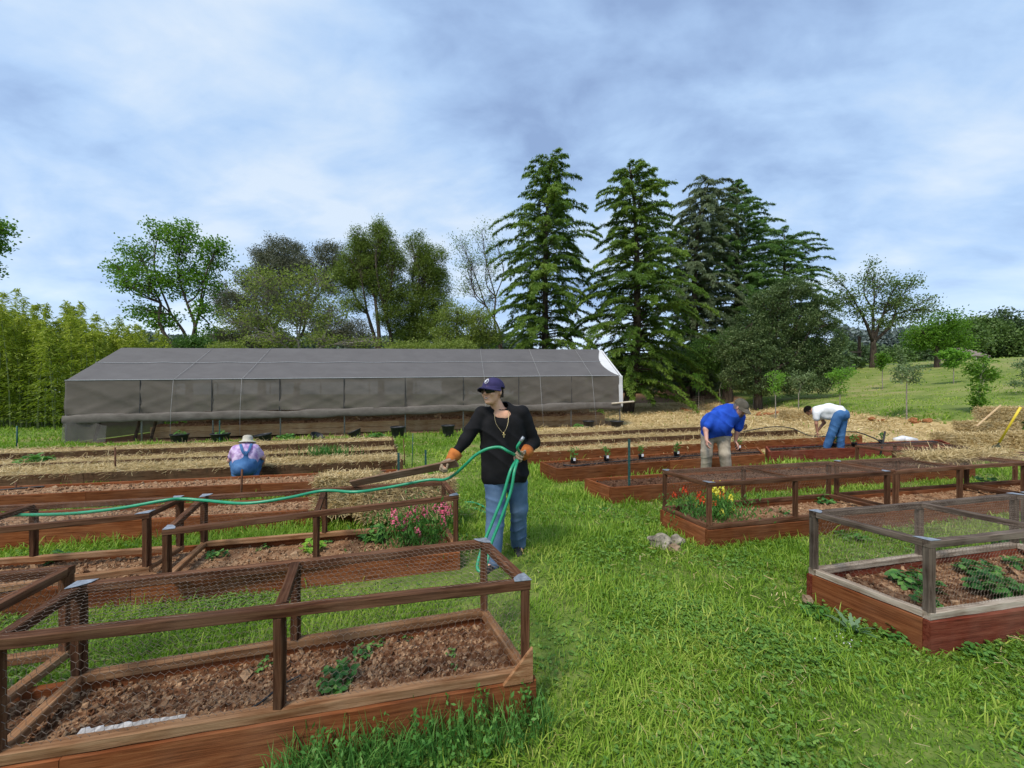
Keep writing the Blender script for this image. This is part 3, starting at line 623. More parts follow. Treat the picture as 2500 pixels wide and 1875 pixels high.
    for s in (3.15, 5.25, 13.7, 15.9, 18.05):
        mb = MB(); addtube(mb, [P(s, WID/2, RI+.01)]+[P(s, WID/2*(1-v), RI+(EA-RI)*v+.02) for v in (.25, .5, .75)]+[P(s, -.07, EA+.0), P(s+.03, -.24, 1.0), P(s+.08, -.34, .12)], .0055, 5); mb.build('tie_rope', rp, t, smooth=True)
    for s, l in ((2.05, 1), (.35, 1), (1.55, 1), (14.9, -1)):
        mb = MB(); addtube(mb, [P(s, .55, .0), P(s+.25*l, .6, 1.2)], .045, 6); mb.build('brace', dk, t)
    mb = MB(); addtube(mb, [P(LEN-.5, -.16, .93), P(LEN+.45, -.2, 1.0)], .035, 8); mb.build('hem_pipe', plain('pale_pipe', (.45, .38, .28), (.55, .5, .4), 10, .6), t)
    # timber planters inside, seen below the curtain
    PLW = wood('planter_wood', (.16, .09, .04), (.36, .22, .11), (.50, .34, .18), (.5, .4, .25), .4)
    for k, (d, hh) in enumerate(((.75, .42), (2.6, .75))):
        c = P(LEN/2, d, 0)
        r = thing('planter', c, ('long brown timber planter just inside the rolled up curtain' if k == 0 else 'taller timber planter along the back wall inside the shade house'), 'planter', 'planters inside the shade house')
        for seg in range(4):
            a, b = 1.9+(LEN-2.3)*seg/4, 1.9+(LEN-2.3)*(seg+1)/4-.01
            for lv in range(2):
                beam('board', P(a, d, hh*(.25+.5*lv)), P(b, d, hh*(.25+.5*lv)), .05, hh/2-.012, PLW, r)
        qq = [P(1.9, d+.03, hh), P(LEN-.4, d+.03, hh), P(LEN-.4, d+.9, hh), P(1.9, d+.9, hh)]
        filler('soil', qq, .05, MT['soil_pale'], r, .12, 600, .04, .15, .12)
    for u in (.17, ):
        mb = MB(); addbox(mb, P(5.9, .68, .62), (2.6, .03, .16), math.atan2(U[1], U[0])); tag(mb.build('plank', dk, None, loc=P(5.9, .68, .62)), 'dark plank lying along the planter under the shade house curtain', 'plank')
    return P, LEN
GHP, GHL = shade_house()

# ------------------------------------------------------------ pots, stakes, rocks, bales and tools
def pot(loc, r, h, label, group='black nursery pots along the shade house', tilt=None, soil=True, m=None, name='plant_pot', rim=True):
    t = thing(name, loc, label, 'pot', group); M = (tilt or Matrix.Identity(3)); m = m or MT['black_plastic']
    mb = MB(); lathe(mb, loc, [(r*.02, .004), (r*.76, 0), (r*.78, .01), (r, h*.88), (r*1.07, h*.885), (r*1.08, h), (r*.99, h), (r*.96, h*.86), (r*.75, .03), (r*.02, .03)], 22, axis=M)
    mb.build('shell', m, t, smooth=True)
    if soil:
        mb = MB(); lathe(mb, Vector(loc), [(.001, h*.86), (r*.5, h*.84), (r*.95, h*.82)], 16, axis=M); mb.build('soil', MT['soil_dark'], t)
    return t
def rosette(loc, size, n, label, m=None, name='leafy_plant', cat='plant', group=None, hgt=1.0, lw=.8, dense=1):
    mb = MB(); loc = Vector(loc); st = MB()
    for k in range(n):
        az = k*2.39996+random.uniform(-.3, .3); rr = size*math.sqrt((k+.6)/n)*random.uniform(.85, 1.1); zz = size*hgt*random.uniform(.2, 1)*(1.15-rr/size*.65)
        c = loc+Vector((math.cos(az)*rr*.8, math.sin(az)*rr*.8, zz)); addtube(st, [loc+Vector((0, 0, .003)), lerp(loc, c, .5)+Vector((0, 0, size*.12)), c], size*.012, 3, random.random(), cap=False)
        ls = size*random.uniform(.32, .5)
        for q in range(3):
            a2 = az+(q-1)*1.35; d = Vector((math.cos(a2), math.sin(a2), random.uniform(-.7, .45))).normalized(); s = Vector((-math.sin(a2), math.cos(a2), random.uniform(-.6, .6)))*ls*lw*.42
            up = Vector((0, 0, ls*.10)); p0 = c; p1 = c+d*ls*.33; p2 = c+d*ls*.72; p3 = c+d*ls
            V = [p0, p1-s, p1+s, p1+up*-.6, p2-s*.9+up*.2, p2+s*.9+up*.2, p2-up*.8, p3-up*.9]
            mb.add([list(v) for v in V], [(0, 1, 3), (0, 3, 2), (4, 7, 6), (6, 7, 5)], random.random()); mb.face2([(1, 4, 6, 3), (3, 6, 5, 2)])
    e = thing(name, loc, label, cat, group); mb.build('leaves', m or MT['berry'], e); st.build('stems', MT['weed'], e); return e
GP_ = GP
potspec = [((438, 1081), .24, .30, 'black pot with green sprouts, leftmost of those by the shade house', True, 0),
           ((538, 1081), .26, .32, 'black pot with sprouts standing behind the green stake', True, 0),
           ((645, 1079), .24, .27, 'black pot right of the sun hat, with its rim tipped', False, -.12),
           ((772, 1070), .22, .14, 'shallow black pot lying low in front of the shade house planter', False, .5),
           ((871, 1066), .22, .24, 'tilted black pot above the end of the straw beds', False, -.4),
           ((971, 1066), .24, .36, 'tall black pot standing alone on the grass near the green stakes', False, 0),
           ((1094, 1063), .22, .37, 'tall black pot left of the man with the hose', False, 0),
           ((1437, 1044), .22, .28, 'black pot half hidden behind the shade house mesh at the right', False, 0),
           ((1506, 1043), .26, .26, 'black pot under the white corner of the shade house', False, 0)]
for (px, py), r, h, lb, sp, tl in potspec:
    p = GP(px, py); p.z -= .01
    pot(p, r, h, lb, tilt=Euler((.1*(tl != 0), tl, 0)).to_matrix(), soil=sp)
    if sp: rosette(p+Vector((0, 0, h*.85)), .2, 12, 'green sprouts in the ' + ('leftmost black pot' if px < 500 else 'black pot behind the green stake'), m=MT['weed'], name='sprouts', group='sprouts in the pots', hgt=.9)
def stake(a, b, m, label, r=.009, tee=False, name='metal_stake'):
    a, b = Vector(a), Vector(b); mb = MB()
    if tee:
        mb2 = MB(); t = thing(name, a, label, 'stake', 'stakes in the garden')
        d = (b-a).normalized(); x = Vector((1, .2, 0)).normalized(); y = d.cross(x).normalized()
        def bar(u, v, w, h_):
            V = []
            for p in (a, b):
                for sx, sy in ((-1, -1), (1, -1), (1, 1), (-1, 1)): V.append(list(p+x*(u+sx*w)+y*(v+sy*h_)))
            mb2.add(V, [(3, 2, 1, 0), (4, 5, 6, 7), (0, 1, 5, 4), (1, 2, 6, 5), (2, 3, 7, 6), (3, 0, 4, 7)])
        bar(0, -.002, .019, .002); bar(0, .0145, .002, .014)
        mb2.build('post', m, t)
        mb = MB(); n = int((b-a).length/.06)
        for k in range(2, n): p = lerp(a, b, k/n); addbox(mb, p-y*.007, (.012, .008, .014))
        mb.build('studs', m, t); return t
    addtube(mb, [a, lerp(a, b, .5)+Vector((.003, 0, 0)), b], r, 6); o = mb.build(name, m, None, smooth=True, loc=a); return tag(o, label, 'stake', 'stakes in the garden')
def vstake(px, y0, y1, gy, m, label, r=.009, tee=False, dx=0):     # top at y0, foot meets the ground at photo row gy
    p = GP(px, gy); b = PD(px+dx, y0, p.y); stake(p-Vector((0, 0, .1)), b, m, label, r, tee)
vstake(1536, 1072, 0, 1225, MT['stake_green'], 'tall green metal stake at the corner of the dark soil bed', tee=True)
vstake(973, 1106, 0, 1190, MT['stake_green'], 'thick green stake at the right end of the straw heaped bed', r=.02, tee=True)
vstake(989, 1071, 0, 1150, MT['stake_rust'], 'thin rusty stake, left of the tall thin green one', r=.010, dx=-4)
vstake(1005, 1058, 0, 1147, MT['stake_green'], 'tall thin green stake beside the straw bed ends', r=.008, dx=3)
vstake(1039, 1098, 0, 1158, MT['stake_green'], 'short green stake just above the bale end, rightmost left of the aisle', r=.018, tee=True)
vstake(41, 1040, 0, 1096, MT['stake_green'], 'dark green stake in the grass at the far left', r=.02)
vstake(281, 1092, 0, 1182, MT['stake_rust'], 'rusty rod in the straw bed left of the crouching person', r=.014)
vstake(586, 1146, 0, 1232, MT['stake_rust'], 'leaning rusty rod just below the crouching person', r=.014, dx=5)
vstake(40, 1177, 0, 1230, MT['stake_rust'], 'short rusty rod at the left photo edge', r=.014, dx=-2)
vstake(2146, 1053, 0, 1118, MT['black_plastic'], 'black leaning stake behind the snapdragon bed cage', r=.02, dx=15)
vstake(536, 1026, 0, 1083, MT['stake_green'], 'green stake rising from the black pot behind the sun hat', r=.02, tee=True)

def rock(c, s, label, m, seed, name='rock', group=None):
    bm = bmesh.new(); bmesh.ops.create_icosphere(bm, subdivisions=4, radius=1)
    for v in bm.verts:
        n = v.co.normalized(); k = noise.noise(n*1.6+Vector((seed, 0, 0)))*.34+noise.noise(n*4+Vector((0, seed, 0)))*.10+noise.noise(n*11+Vector((0, seed, 0)))*.05
        v.co = n*(1+k); v.co.x *= s[0]; v.co.y *= s[1]; v.co.z *= s[2]
    me = bpy.data.meshes.new(name); bm.to_mesh(me); bm.free(); me.materials.append(m)
    o = bpy.data.objects.new(name, me); COL.objects.link(o); o.location = c; return tag(o, label, 'rock', group)
RK = plain('rock_grey', (.07, .06, .045), (.38, .34, .27), 7, .9, .8, .02, .2, detail=9); RK2 = plain('rock_tan', (.14, .09, .055), (.30, .22, .15), 9, .9, .8, .02, .2)
RK3 = plain('clay_clod', (.20, .075, .03), (.42, .20, .09), 12, .95, .7, .02, .1)
p = GP(1612, 1336); rock(p+Vector((0, 0, .05)), (.125, .09, .085), 'large angular grey rock against the snapdragon bed', RK, 3.1)
p = GP(1652, 1330); rock(p+Vector((0, 0, .045)), (.075, .06, .06), 'small grey rock wedged behind the pale one', RK, 8.3)
p = GP(1647, 1345); rock(p+Vector((0, 0, .03)), (.065, .05, .042), 'small pale tan rock in front of the grey ones', RK2, 5.7)
p = GP(1972, 1480); rock(p+Vector((0, 0, .05)), (.03, .04, .035), 'tan rock by the back corner of the strawberry bed', RK2, 2.2)

BALE = plain('bale_core', (.16, .10, .035), (.42, .30, .12), 26, .95, 1, .03, .1, sc=(1, 1, 2.5))  # core darker than the strands, side shading put into its colour
def bale(c, s, rot, label, n=1500, group='hay bales', loose=1.0, name='hay_bale'):
    n = int(n*1.5)
    c = Vector(c); mb = MB(); nx, ny, nz_ = 26, 14, 12; M = Matrix.Rotation(rot, 3, 'Z')
    bm = bmesh.new(); bmesh.ops.create_cube(bm, size=1); bmesh.ops.subdivide_edges(bm, edges=bm.edges, cuts=14, use_grid_fill=True)
    V = []; F_ = []
    for v in bm.verts:
        p = Vector((v.co.x*s[0], v.co.y*s[1], v.co.z*s[2])); r = v.co.normalized()
        e = noise.noise(Vector((p.x*9+c.x*7, p.y*9, p.z*9)))*.035*loose+noise.noise(Vector((p.x*28, p.y*28, p.z*28)))*.02
        k = max(abs(v.co.x), abs(v.co.y), abs(v.co.z)); q = sorted([abs(v.co.x), abs(v.co.y), abs(v.co.z)])[1]
        p *= 1-.10*max(0, q-.33)/.17; p += r*e; V.append(list(c+M @ p+Vector((0, 0, s[2]/2))))
    bm.verts.index_update(); F_ = [[v.index for v in f.verts] for f in bm.faces]; bm.free()
    t = thing(name, c, label, 'hay bale', group)
    mb.add(V, F_, np.random.default_rng(1).uniform(.2, .6, len(V))); mb.build('core', BALE, t)
    st = MB(); ax = rng.integers(0, 3, n); sg = rng.choice([-1, 1], n); P = rng.uniform(-.5, .5, (n, 3)); P[np.arange(n), ax] = .5*sg; P *= np.array(s)*.99
    Nn = np.zeros((n, 3)); Nn[np.arange(n), ax] = sg; D = rng.normal(size=(n, 3))*np.array([1, .7, .35]); D -= Nn*(D*Nn).sum(1)[:, None]*.8; D += Nn*rng.exponential(.06, n)[:, None]*loose
    Mn = np.array(M); P = P @ Mn.T+np.array(list(c))+np.array([0, 0, s[2]/2]); D = D @ Mn.T; Nn = Nn @ Mn.T
    ribbons(st, P+Nn*.006, D, Nn+rng.normal(0, .2, (n, 3)), rng.uniform(.04, .12, n), .0032+.0006*c.y, rng.uniform(.1, 1, n)); st.build('loose_strands', MT['straw'], t)
    return t
zb5 = hb-.03
bale((-2.02, 4.55, zb5), (.60, .36, .43), .18, 'hay bale left of the other one, under the tip of the held plank', 3800, loose=1.2)
bale((-1.22, 4.42, zb5), (.98, .36, .40), .2, 'hay bale with the green hose lying across it', 6500, loose=1.3)
def gb(px, py, s, rot, lb, n=900, lift=0): p = GP(px, py); p.z += lift; p.y += s[1]/2; bale(p, s, rot, lb, n)
gb(1960, 1027, (1.25, .5, .42), -.1, 'hay bale lying on the straw yard left of the white shirted person', 2600)
gb(2400, 1100, (1.5, .6, .42), .1, 'front bale of the stack at the right photo edge', 3600)
gb(2530, 1100, (1.2, .6, .45), .1, 'front hay bale cut off by the right photo edge', 1800)
gb(2440, 1080, (1.3, .6, .40), .05, 'loose middle hay bale between the two stack tiers', 2800, .18)
gb(2500, 1060, (1.6, .6, .38), .12, 'topmost hay bale of the stack with the wooden handle beside it', 3000, .40)
p = GP(2370, 1128, hb+.38); q_ = [p+Vector((-.95, -.15, 0)), p+Vector((1.05, .2, 0)), p+Vector((1.0, .65, 0)), p+Vector((-.9, .25, 0))]
q_ = [lerp(v, p, .12) for v in q_]; mb = straw_strands(q_, 6500, 0, .17, .0055, .07, .05); tag(mb.build('loose_straw', MT['straw'], None, loc=p), 'loose straw heap lying on the low cage at the right', 'straw', kind='stuff')
def tool(a, b, m1, m2, label, r=.016):
    a, b = Vector(a), Vector(b); d = (b-a).normalized(); t = thing('shovel', b, label, 'garden tool'); mb = MB(); addtube(mb, [a, lerp(a, b, .5), b], [r, r*.9, r], 8); mb.build('handle', m1, t, smooth=True)
    mb = MB(); s = d.cross(Vector((0, 1, 0))).normalized(); e = b+d*.26
    pts = [(b, .02), (b+d*.06, .03), (b+d*.08, .10), (b+d*.2, .105), (e, .02)]; V = []
    for p, w in pts: V += [list(p-s*w), list(p+Vector((0, .015, 0))), list(p+s*w)]
    mb.add(V, [(i*3+j, i*3+j+1, (i+1)*3+j+1, (i+1)*3+j) for i in range(4) for j in range(2)]); mb.build('blade', m2, t); return t
yel = plain('yellow_fibreglass', (.65, .48, .03), (.78, .60, .06), 5, .4); steel = plain('tool_steel', (.10, .10, .11), (.22, .22, .22), 20, .5, .1, .001, .4, .5)
tool(PD(2492, 994, 8.0), PD(2440, 1080, 8.3), yel, steel, 'yellow handled shovel leaning on the hay bales', .022)
mb = MB(); a = PD(2443, 990, 10.6); addtube(mb, [a, PD(2384, 1041, 10.2)], .024, 8); tag(mb.build('wooden_handle', plain('handle_wood', (.40, .26, .13), (.55, .40, .22), 10, .6), None, loc=a), 'bare wooden tool handle leaning left of the top hay bale', 'tool handle')
p = GP(2213, 1079); mb = MB(); lathe(mb, p, [(.001, .02), (.12, .02), (.15, .07), (.14, .13), (.10, .15), (.001, .15)], 16)
addtube(mb, [p+Vector((-.35, 0, .06)), p+Vector((-.1, 0, .1)), p+Vector((.28, 0, .04))], [.06, .09, .07], 10); tag(mb.build('plastic_sack', plain('white_plastic', (.55, .58, .66), (.75, .77, .8), 5, .4), None, loc=p, smooth=True), 'crumpled white and blue plastic sack on the straw yard', 'sack')
# clay clods round the saplings
for k, (px, py, n, wd) in enumerate(((1700, 1003, 9, 75), (1880, 1012, 16, 130), (2235, 1030, 9, 90), (2150, 1028, 3, 50), (2060, 1022, 3, 50), (1985, 1020, 6, 60))):
    for i in range(n):
        p = GP(px+random.uniform(-wd, wd)/2, py+random.uniform(-4, 4)); s = random.uniform(.05, .15)
        rock(p+Vector((0, 0, s*.4)), (s, s*.8, s*.6), 'orange clay clod among those dug out around the saplings', RK3, random.uniform(0, 50), 'clay_clod', 'orange clay clods')
# white plastic scraps and pipe in the near bed
m_w = plain('torn_plastic', (.5, .5, .52), (.72, .72, .74), 10, .5)
zA = .25-.07+.012
a = Vector((-1.52, 1.615, zA+.015)); pts = curve([GP(20, 1838, .178), GP(150, 1812, .178), GP(260, 1795, .18), GP(400, 1775, .18), GP(560, 1752, .175)], 30)
mb = MB(); addtube(mb, pts, .011, 8); tag(mb.build('irrigation_pipe', MT['black_plastic'], None, True, loc=pts[0]), 'thick black pipe lying along the front of the near bed', 'pipe')
mb = MB(); V = []
for i in range(26):
    t_ = i/25; p0 = lerp(GP(185, 1796, .19), GP(450, 1754, .185), t_); p1 = p0+Vector((.012, (.028*(1-t_*.75))*random.uniform(.25, 1)+.003, .006+.010*random.random())); V += [list(p0), list(lerp(p0, p1, .5)+Vector((0, 0, .012))), list(p1)]
mb.add(V, [(i*3+j, (i+1)*3+j, (i+1)*3+j+1, i*3+j+1) for i in range(25) for j in range(2)]); tag(mb.build('torn_plastic_strip', m_w, None, loc=V[0]), 'torn white plastic strip beside the black pipe in the near bed', 'plastic scrap')
# drip lines
def line(name, pix, h, r, label, m=None, n=60, z=None):
    pts = curve([GP(a, b, h if not isinstance(h, (list, tuple)) else h[i]) for i, (a, b) in enumerate(pix)], n); mb = MB(); addtube(mb, pts, r, 6)
    tag(mb.build(name, m or MT['black_plastic'], None, True, loc=pts[0]), label, 'drip line', 'black drip lines')
line('drip_line', [(735, 1648), (690, 1672), (640, 1712), (600, 1738)], .172, .005, 'short black drip line among the stones of the near bed')
line('drip_line', [(-100, 1205), (150, 1184), (300, 1178), (500, 1169), (700, 1160), (900, 1152), (985, 1146)], .235, .012, 'black drip line along the back of the bare bed below the crouching person')
line('drip_line', [(1375, 1135), (1410, 1137), (1450, 1132), (1560, 1122), (1700, 1112), (1860, 1103)], .235, .012, 'black drip line running past the potted seedlings')
line('drip_line', [(1880, 1097), (2000, 1090), (2150, 1083), (2290, 1079)], .25, .014, 'black drip line in the dark stained bed')
line('drip_line', [(1815, 1054), (1850, 1047), (1890, 1042), (1930, 1045), (1975, 1063), (2010, 1066), (2040, 1058)], [.27, .34, .4, .38, .27, .27, .27], .016, 'black drip line arching over the ends of the straw beds')
line('drip_line', [(2045, 1055), (2090, 1055), (2130, 1068), (2170, 1086), (2230, 1080), (2280, 1077)], [.3, .36, .34, .25, .27, .27], .016, 'black drip line arching behind the white shirted person')
# potted seedlings
for k, (px, py, lb) in enumerate(((1397, 1132, 'leaning potted seedling, leftmost of the row'), (1480, 1126, 'potted seedling second from the left in the dark bed'), (1565, 1122, 'potted seedling just right of the tall green stake'), (1651, 1115, 'potted seedling left of the blue shirted person'), (1802, 1100, 'potted seedling at the blue shirted person\'s hand'), (2035, 1093, 'potted seedling in front of the white shirted person'), (2086, 1091, 'potted seedling right of the white shirted person'), (2152, 1084, 'potted seedling beside the black leaning stake'))):
    p = GP(px, py, .21); r = thing('potted_seedling', p, lb, 'seedling', 'potted seedlings'); tl = Euler((0, .25 if k == 0 else random.uniform(-.06, .06), 0)).to_matrix()
    mb = MB(); lathe(mb, p, [(.001, 0), (.042, 0), (.055, .095), (.06, .10), (.06, .11), (.05, .11), (.045, .09), (.001, .09)], 14, axis=tl); mb.build('pot', MT['black_plastic'], r, smooth=True)
    mb = MB(); top = p+tl @ Vector((0, 0, .1))
    for j in range(4):
        addtube(mb, [top, top+Vector((random.uniform(-.03, .03), 0, .09)), top+Vector((random.uniform(-.06, .06), random.uniform(-.04, .04), .17))], .003, 4, cap=False)
    C = np.array(list(top))+rng.normal(0, 1, (46, 3))*np.array([.045, .045, .05])+np.array([0, 0, .12]); leaves(mb, C, .055, .03, rng.uniform(0, 1, 46), .5); mb.build('foliage', MT['weed'], r)
    if k < 5:
        mb = MB(); addbox(mb, top+Vector((.012, -.062, .0)), (.045, .003, .055), .1); mb.build('plant_tag', plain('tag_white', (.6, .62, .66), (.75, .76, .8), 10, .5), r)
# plants in the beds
BP = 'plants growing in the caged beds'
def bedplant(px, py, size, n, lb, h=.155, **k): rosette(GP(px, py, h), size, n, lb, group=BP, **k)
for px, py, s, n, lb in ((823, 1672, .10, 20, 'largest strawberry plant in the near bed, right of the mid post'), (885, 1600, .065, 11, 'strawberry plant at the right of the near bed behind the largest one'), (925, 1572, .05, 9, 'small plant by the back board of the near bed'), (643, 1632, .055, 9, 'strawberry plant left of the near bed mid post'), (1100, 1600, .035, 7, 'tiny plant near the right end of the near bed'), (1110, 1633, .03, 4, 'withered seedling near the right end of the near bed'), (25, 1848, .05, 6, 'plant in the lower left corner of the near bed'), (995, 1562, .035, 5, 'small plant at the back right of the near bed')):
    bedplant(px, py, s, n, lb)
for px, py, s, n, lb in ((2235, 1435, .15, 30, 'strawberry plant left of the grey corner post'), (2262, 1478, .09, 14, 'strawberry plant at the foot of the grey corner post'), (2330, 1362, .09, 12, 'strawberry plant against the back board beside the red stain'), (2395, 1410, .15, 28, 'strawberry plant in the middle of the right foreground bed'), (2435, 1455, .17, 34, 'largest strawberry plant at the front right'), (2460, 1340, .15, 24, 'tall leafy plant at the back of the right foreground bed'), (2500, 1385, .13, 18, 'strawberry plant cut by the right photo edge')):
    bedplant(px, py, s, n, lb, h=.145)
for px, py, s, n, lb in ((530, 1360, .10, 16, 'dark leafy plant in the second left bed near the pale brace'), (640, 1340, .07, 9, 'small plant left of the lettuce'), (762, 1345, .11, 22, 'bright yellow green lettuce in the second left bed'), (800, 1325, .07, 8, 'small weed right of the lettuce post'), (915, 1318, .16, 26, 'bushy feathery plant left of the pink snapdragons'), (140, 1372, .10, 12, 'leafy plant with a white bloom at the far left')):
    bedplant(px, py, s, n, lb, h=.14, m=(leafmat('lettuce', (.16, .34, .03), (.30, .52, .06), tr=.3) if 'lettuce in' in lb else MT['berry']))
for px, py, s, n, lb in ((2010, 1230, .13, 18, 'leafy plant right of the snapdragons under the brown cage'), (1912, 1255, .08, 9, 'small grey green plant in the snapdragon bed'), (2410, 1180, .15, 16, 'leafy plant under the middle brown cage'), (2215, 1128, .09, 8, 'small seedling under the wire behind the middle cage'), (1557, 1172, .08, 8, 'small pale plant in the dark soil bed by the green stake')):
    bedplant(px, py, s, n, lb, h=.145)
# snapdragons
def snapdragons(loc, label, stems, foliage_r, foliage_h, nleaf, fmats):
    t = thing('snapdragon', loc, label, 'flowers'); loc = Vector(loc); mb = MB()
    C = rng.normal(0, 1, (nleaf, 3))*np.array([foliage_r*.5, foliage_r*.3, foliage_h*.3])+np.array(list(loc))+np.array([0, 0, foliage_h*.45]); C[:, 2] = np.maximum(C[:, 2], loc.z)
    leaves(mb, C, .055, .014, rng.uniform(0, 1, nleaf), .3, dirs=rand_dirs(nleaf)*np.array([.6, .6, .5])+np.array([0, 0, .8])); fl = []
    for (top, ln, wd, mi) in stems:
        top = Vector(top); base = Vector((lerp(loc.x, top.x, .6), lerp(loc.y, top.y, .6), loc.z)); addtube(mb, [base, lerp(base, top, .55)+Vector((.01, 0, 0)), top], .004, 4, .3, cap=False)
        Lf = 40; tt = rng.uniform(0, .7, Lf)[:, None]; leaves(mb, np.array(list(base))+(np.array(list(top))-np.array(list(base)))*tt+rng.normal(0, .02, (Lf, 3)), .06, .013, rng.uniform(0, 1, Lf), .2)
        f = MB(); fl.append((mi, f)); nb = int(ln/.011)
        for k in range(nb):
            u = k/nb; r = wd*(1-.55*u); az = k*2.4; c = top+Vector((math.cos(az)*r*.7, math.sin(az)*r*.7, -ln*.8+ln*u+.01)); s = .021*(1-.45*u)
            o = Vector((math.cos(az), math.sin(az), 0))
            for dd in (Vector((0, 0, .5)), Vector((0, 0, -.55))):
                cc = c+(o*.3+dd)*s; V = []
                for a2 in range(6):
                    an = a2*math.pi/3; V.append(list(cc+Vector((-o.y, o.x, 0))*math.cos(an)*s+(Vector((0, 0, 1))*.75+o*(.35 if dd.z < 0 else -.2))*math.sin(an)*s*.8))
                V.append(list(cc+o*s*.7)); f.add(V, [(i, (i+1) % 6, 6) for i in range(6)], random.random())
    mb.build('foliage', MT['weed'], t)
    for k, f in fl: f.build('flower_spike', fmats[k], t)
pink = leafmat('pink_petals', (.70, .09, .20), (.90, .28, .42), tr=.3); red = leafmat('red_petals', (.55, .02, .01), (.85, .12, .03), tr=.3); yelp = leafmat('yellow_petals', (.75, .62, .03), (.90, .85, .15), tr=.3)
b = GP(1010, 1335, .14); D0 = b.y
sp = [(PD(px, py, D0+random.uniform(-.15, .2)), ln*1.15, wd*1.25, 0) for px, py, ln, wd in ((962, 1250, .13, .035), (985, 1262, .14, .038), (1000, 1246, .16, .04), (1012, 1240, .16, .036), (1038, 1243, .10, .032), (975, 1272, .12, .035), (1065, 1233, .10, .035), (1082, 1230, .11, .038), (1095, 1238, .10, .03), (1081, 1262, .09, .024), (1018, 1292, .05, .02), (990, 1275, .1, .03))]
snapdragons(b, 'tall clump of pink snapdragons under the left cage', sp, .42, .42, 1500, [pink])
b = GP(1740, 1266, .145); D0 = b.y
sp = [(PD(px, py, D0+random.uniform(-.15, .2)), ln, wd, mi) for px, py, ln, wd, mi in ((1672, 1191, .08, .03, 1), (1647, 1205, .06, .026, 1), (1707, 1206, .13, .036, 1), (1716, 1216, .1, .03, 1), (1745, 1182, .17, .035, 2), (1762, 1180, .12, .03, 2), (1753, 1200, .12, .03, 2), (1762, 1206, .08, .03, 1), (1784, 1212, .09, .028, 2), (1789, 1236, .10, .03, 2), (1705, 1233, .06, .02, 2), (1745, 1226, .07, .025, 1), (1764, 1246, .06, .02, 2))]
snapdragons(b, 'clump of red and yellow snapdragons at the bed corner', sp, .5, .26, 1500, [pink, red, yelp])
# tall grass clump on the far straw bed, weeds
p = GP(795, 1111, hb-.03); mb = MB(); P = np.array(list(p))+rng.normal(0, 1, (220, 3))*np.array([.28, .12, 0]); blades(mb, P, rng.uniform(.12, .3, 220), np.full(220, .014), rng.uniform(0, .4, 220), .5); tag(mb.build('grassy_clump', MT['weed'], None, loc=p), 'dark green grassy clump on the straw right of the crouching person', 'plant')
for px, py, h, s, lb in ((85, 1128, hb, .3, 'leafy weed on the straw at the far left'), (1412, 1042, hb, .2, 'green weed on the farthest right straw bed'), (700, 1070, hb, .25, 'pale weed on the straw bed nearest the shade house, right of the tipped pot'), (920, 1068, hb, .3, 'spreading weed at the right end of the straw bed nearest the shade house')):
    rosette(GP(px, py, h-.03), s, 20, lb, m=MT['weed'], name='weed', hgt=.5)
# thistle by the right foreground bed
p = GP(2080, 1545); mb = MB()
for k in range(12):
    az = k*2.4; L = random.uniform(.13, .24); el = random.uniform(.3, 1.1); d = Vector((math.cos(az)*math.cos(el), math.sin(az)*math.cos(el), math.sin(el))); s = Vector((-math.sin(az), math.cos(az), 0)); V = []
    for i in range(9):
        t_ = i/8; w = .02*(1-t_)*(1.6 if i % 2 else .6)+.003; c = p+d*L*t_-Vector((0, 0, L*.35*t_*t_)); V += [list(c-s*w), list(c), list(c+s*w)]
    mb.add(V, [(i*3+j, (i+1)*3+j, (i+1)*3+j+1, i*3+j+1) for i in range(8) for j in range(2)], random.random())
tag(mb.build('thistle', leafmat('thistle_leaf', (.08, .17, .08), (.17, .28, .15)), None, loc=p), 'pale spiky thistle beside the near right bed', 'plant')
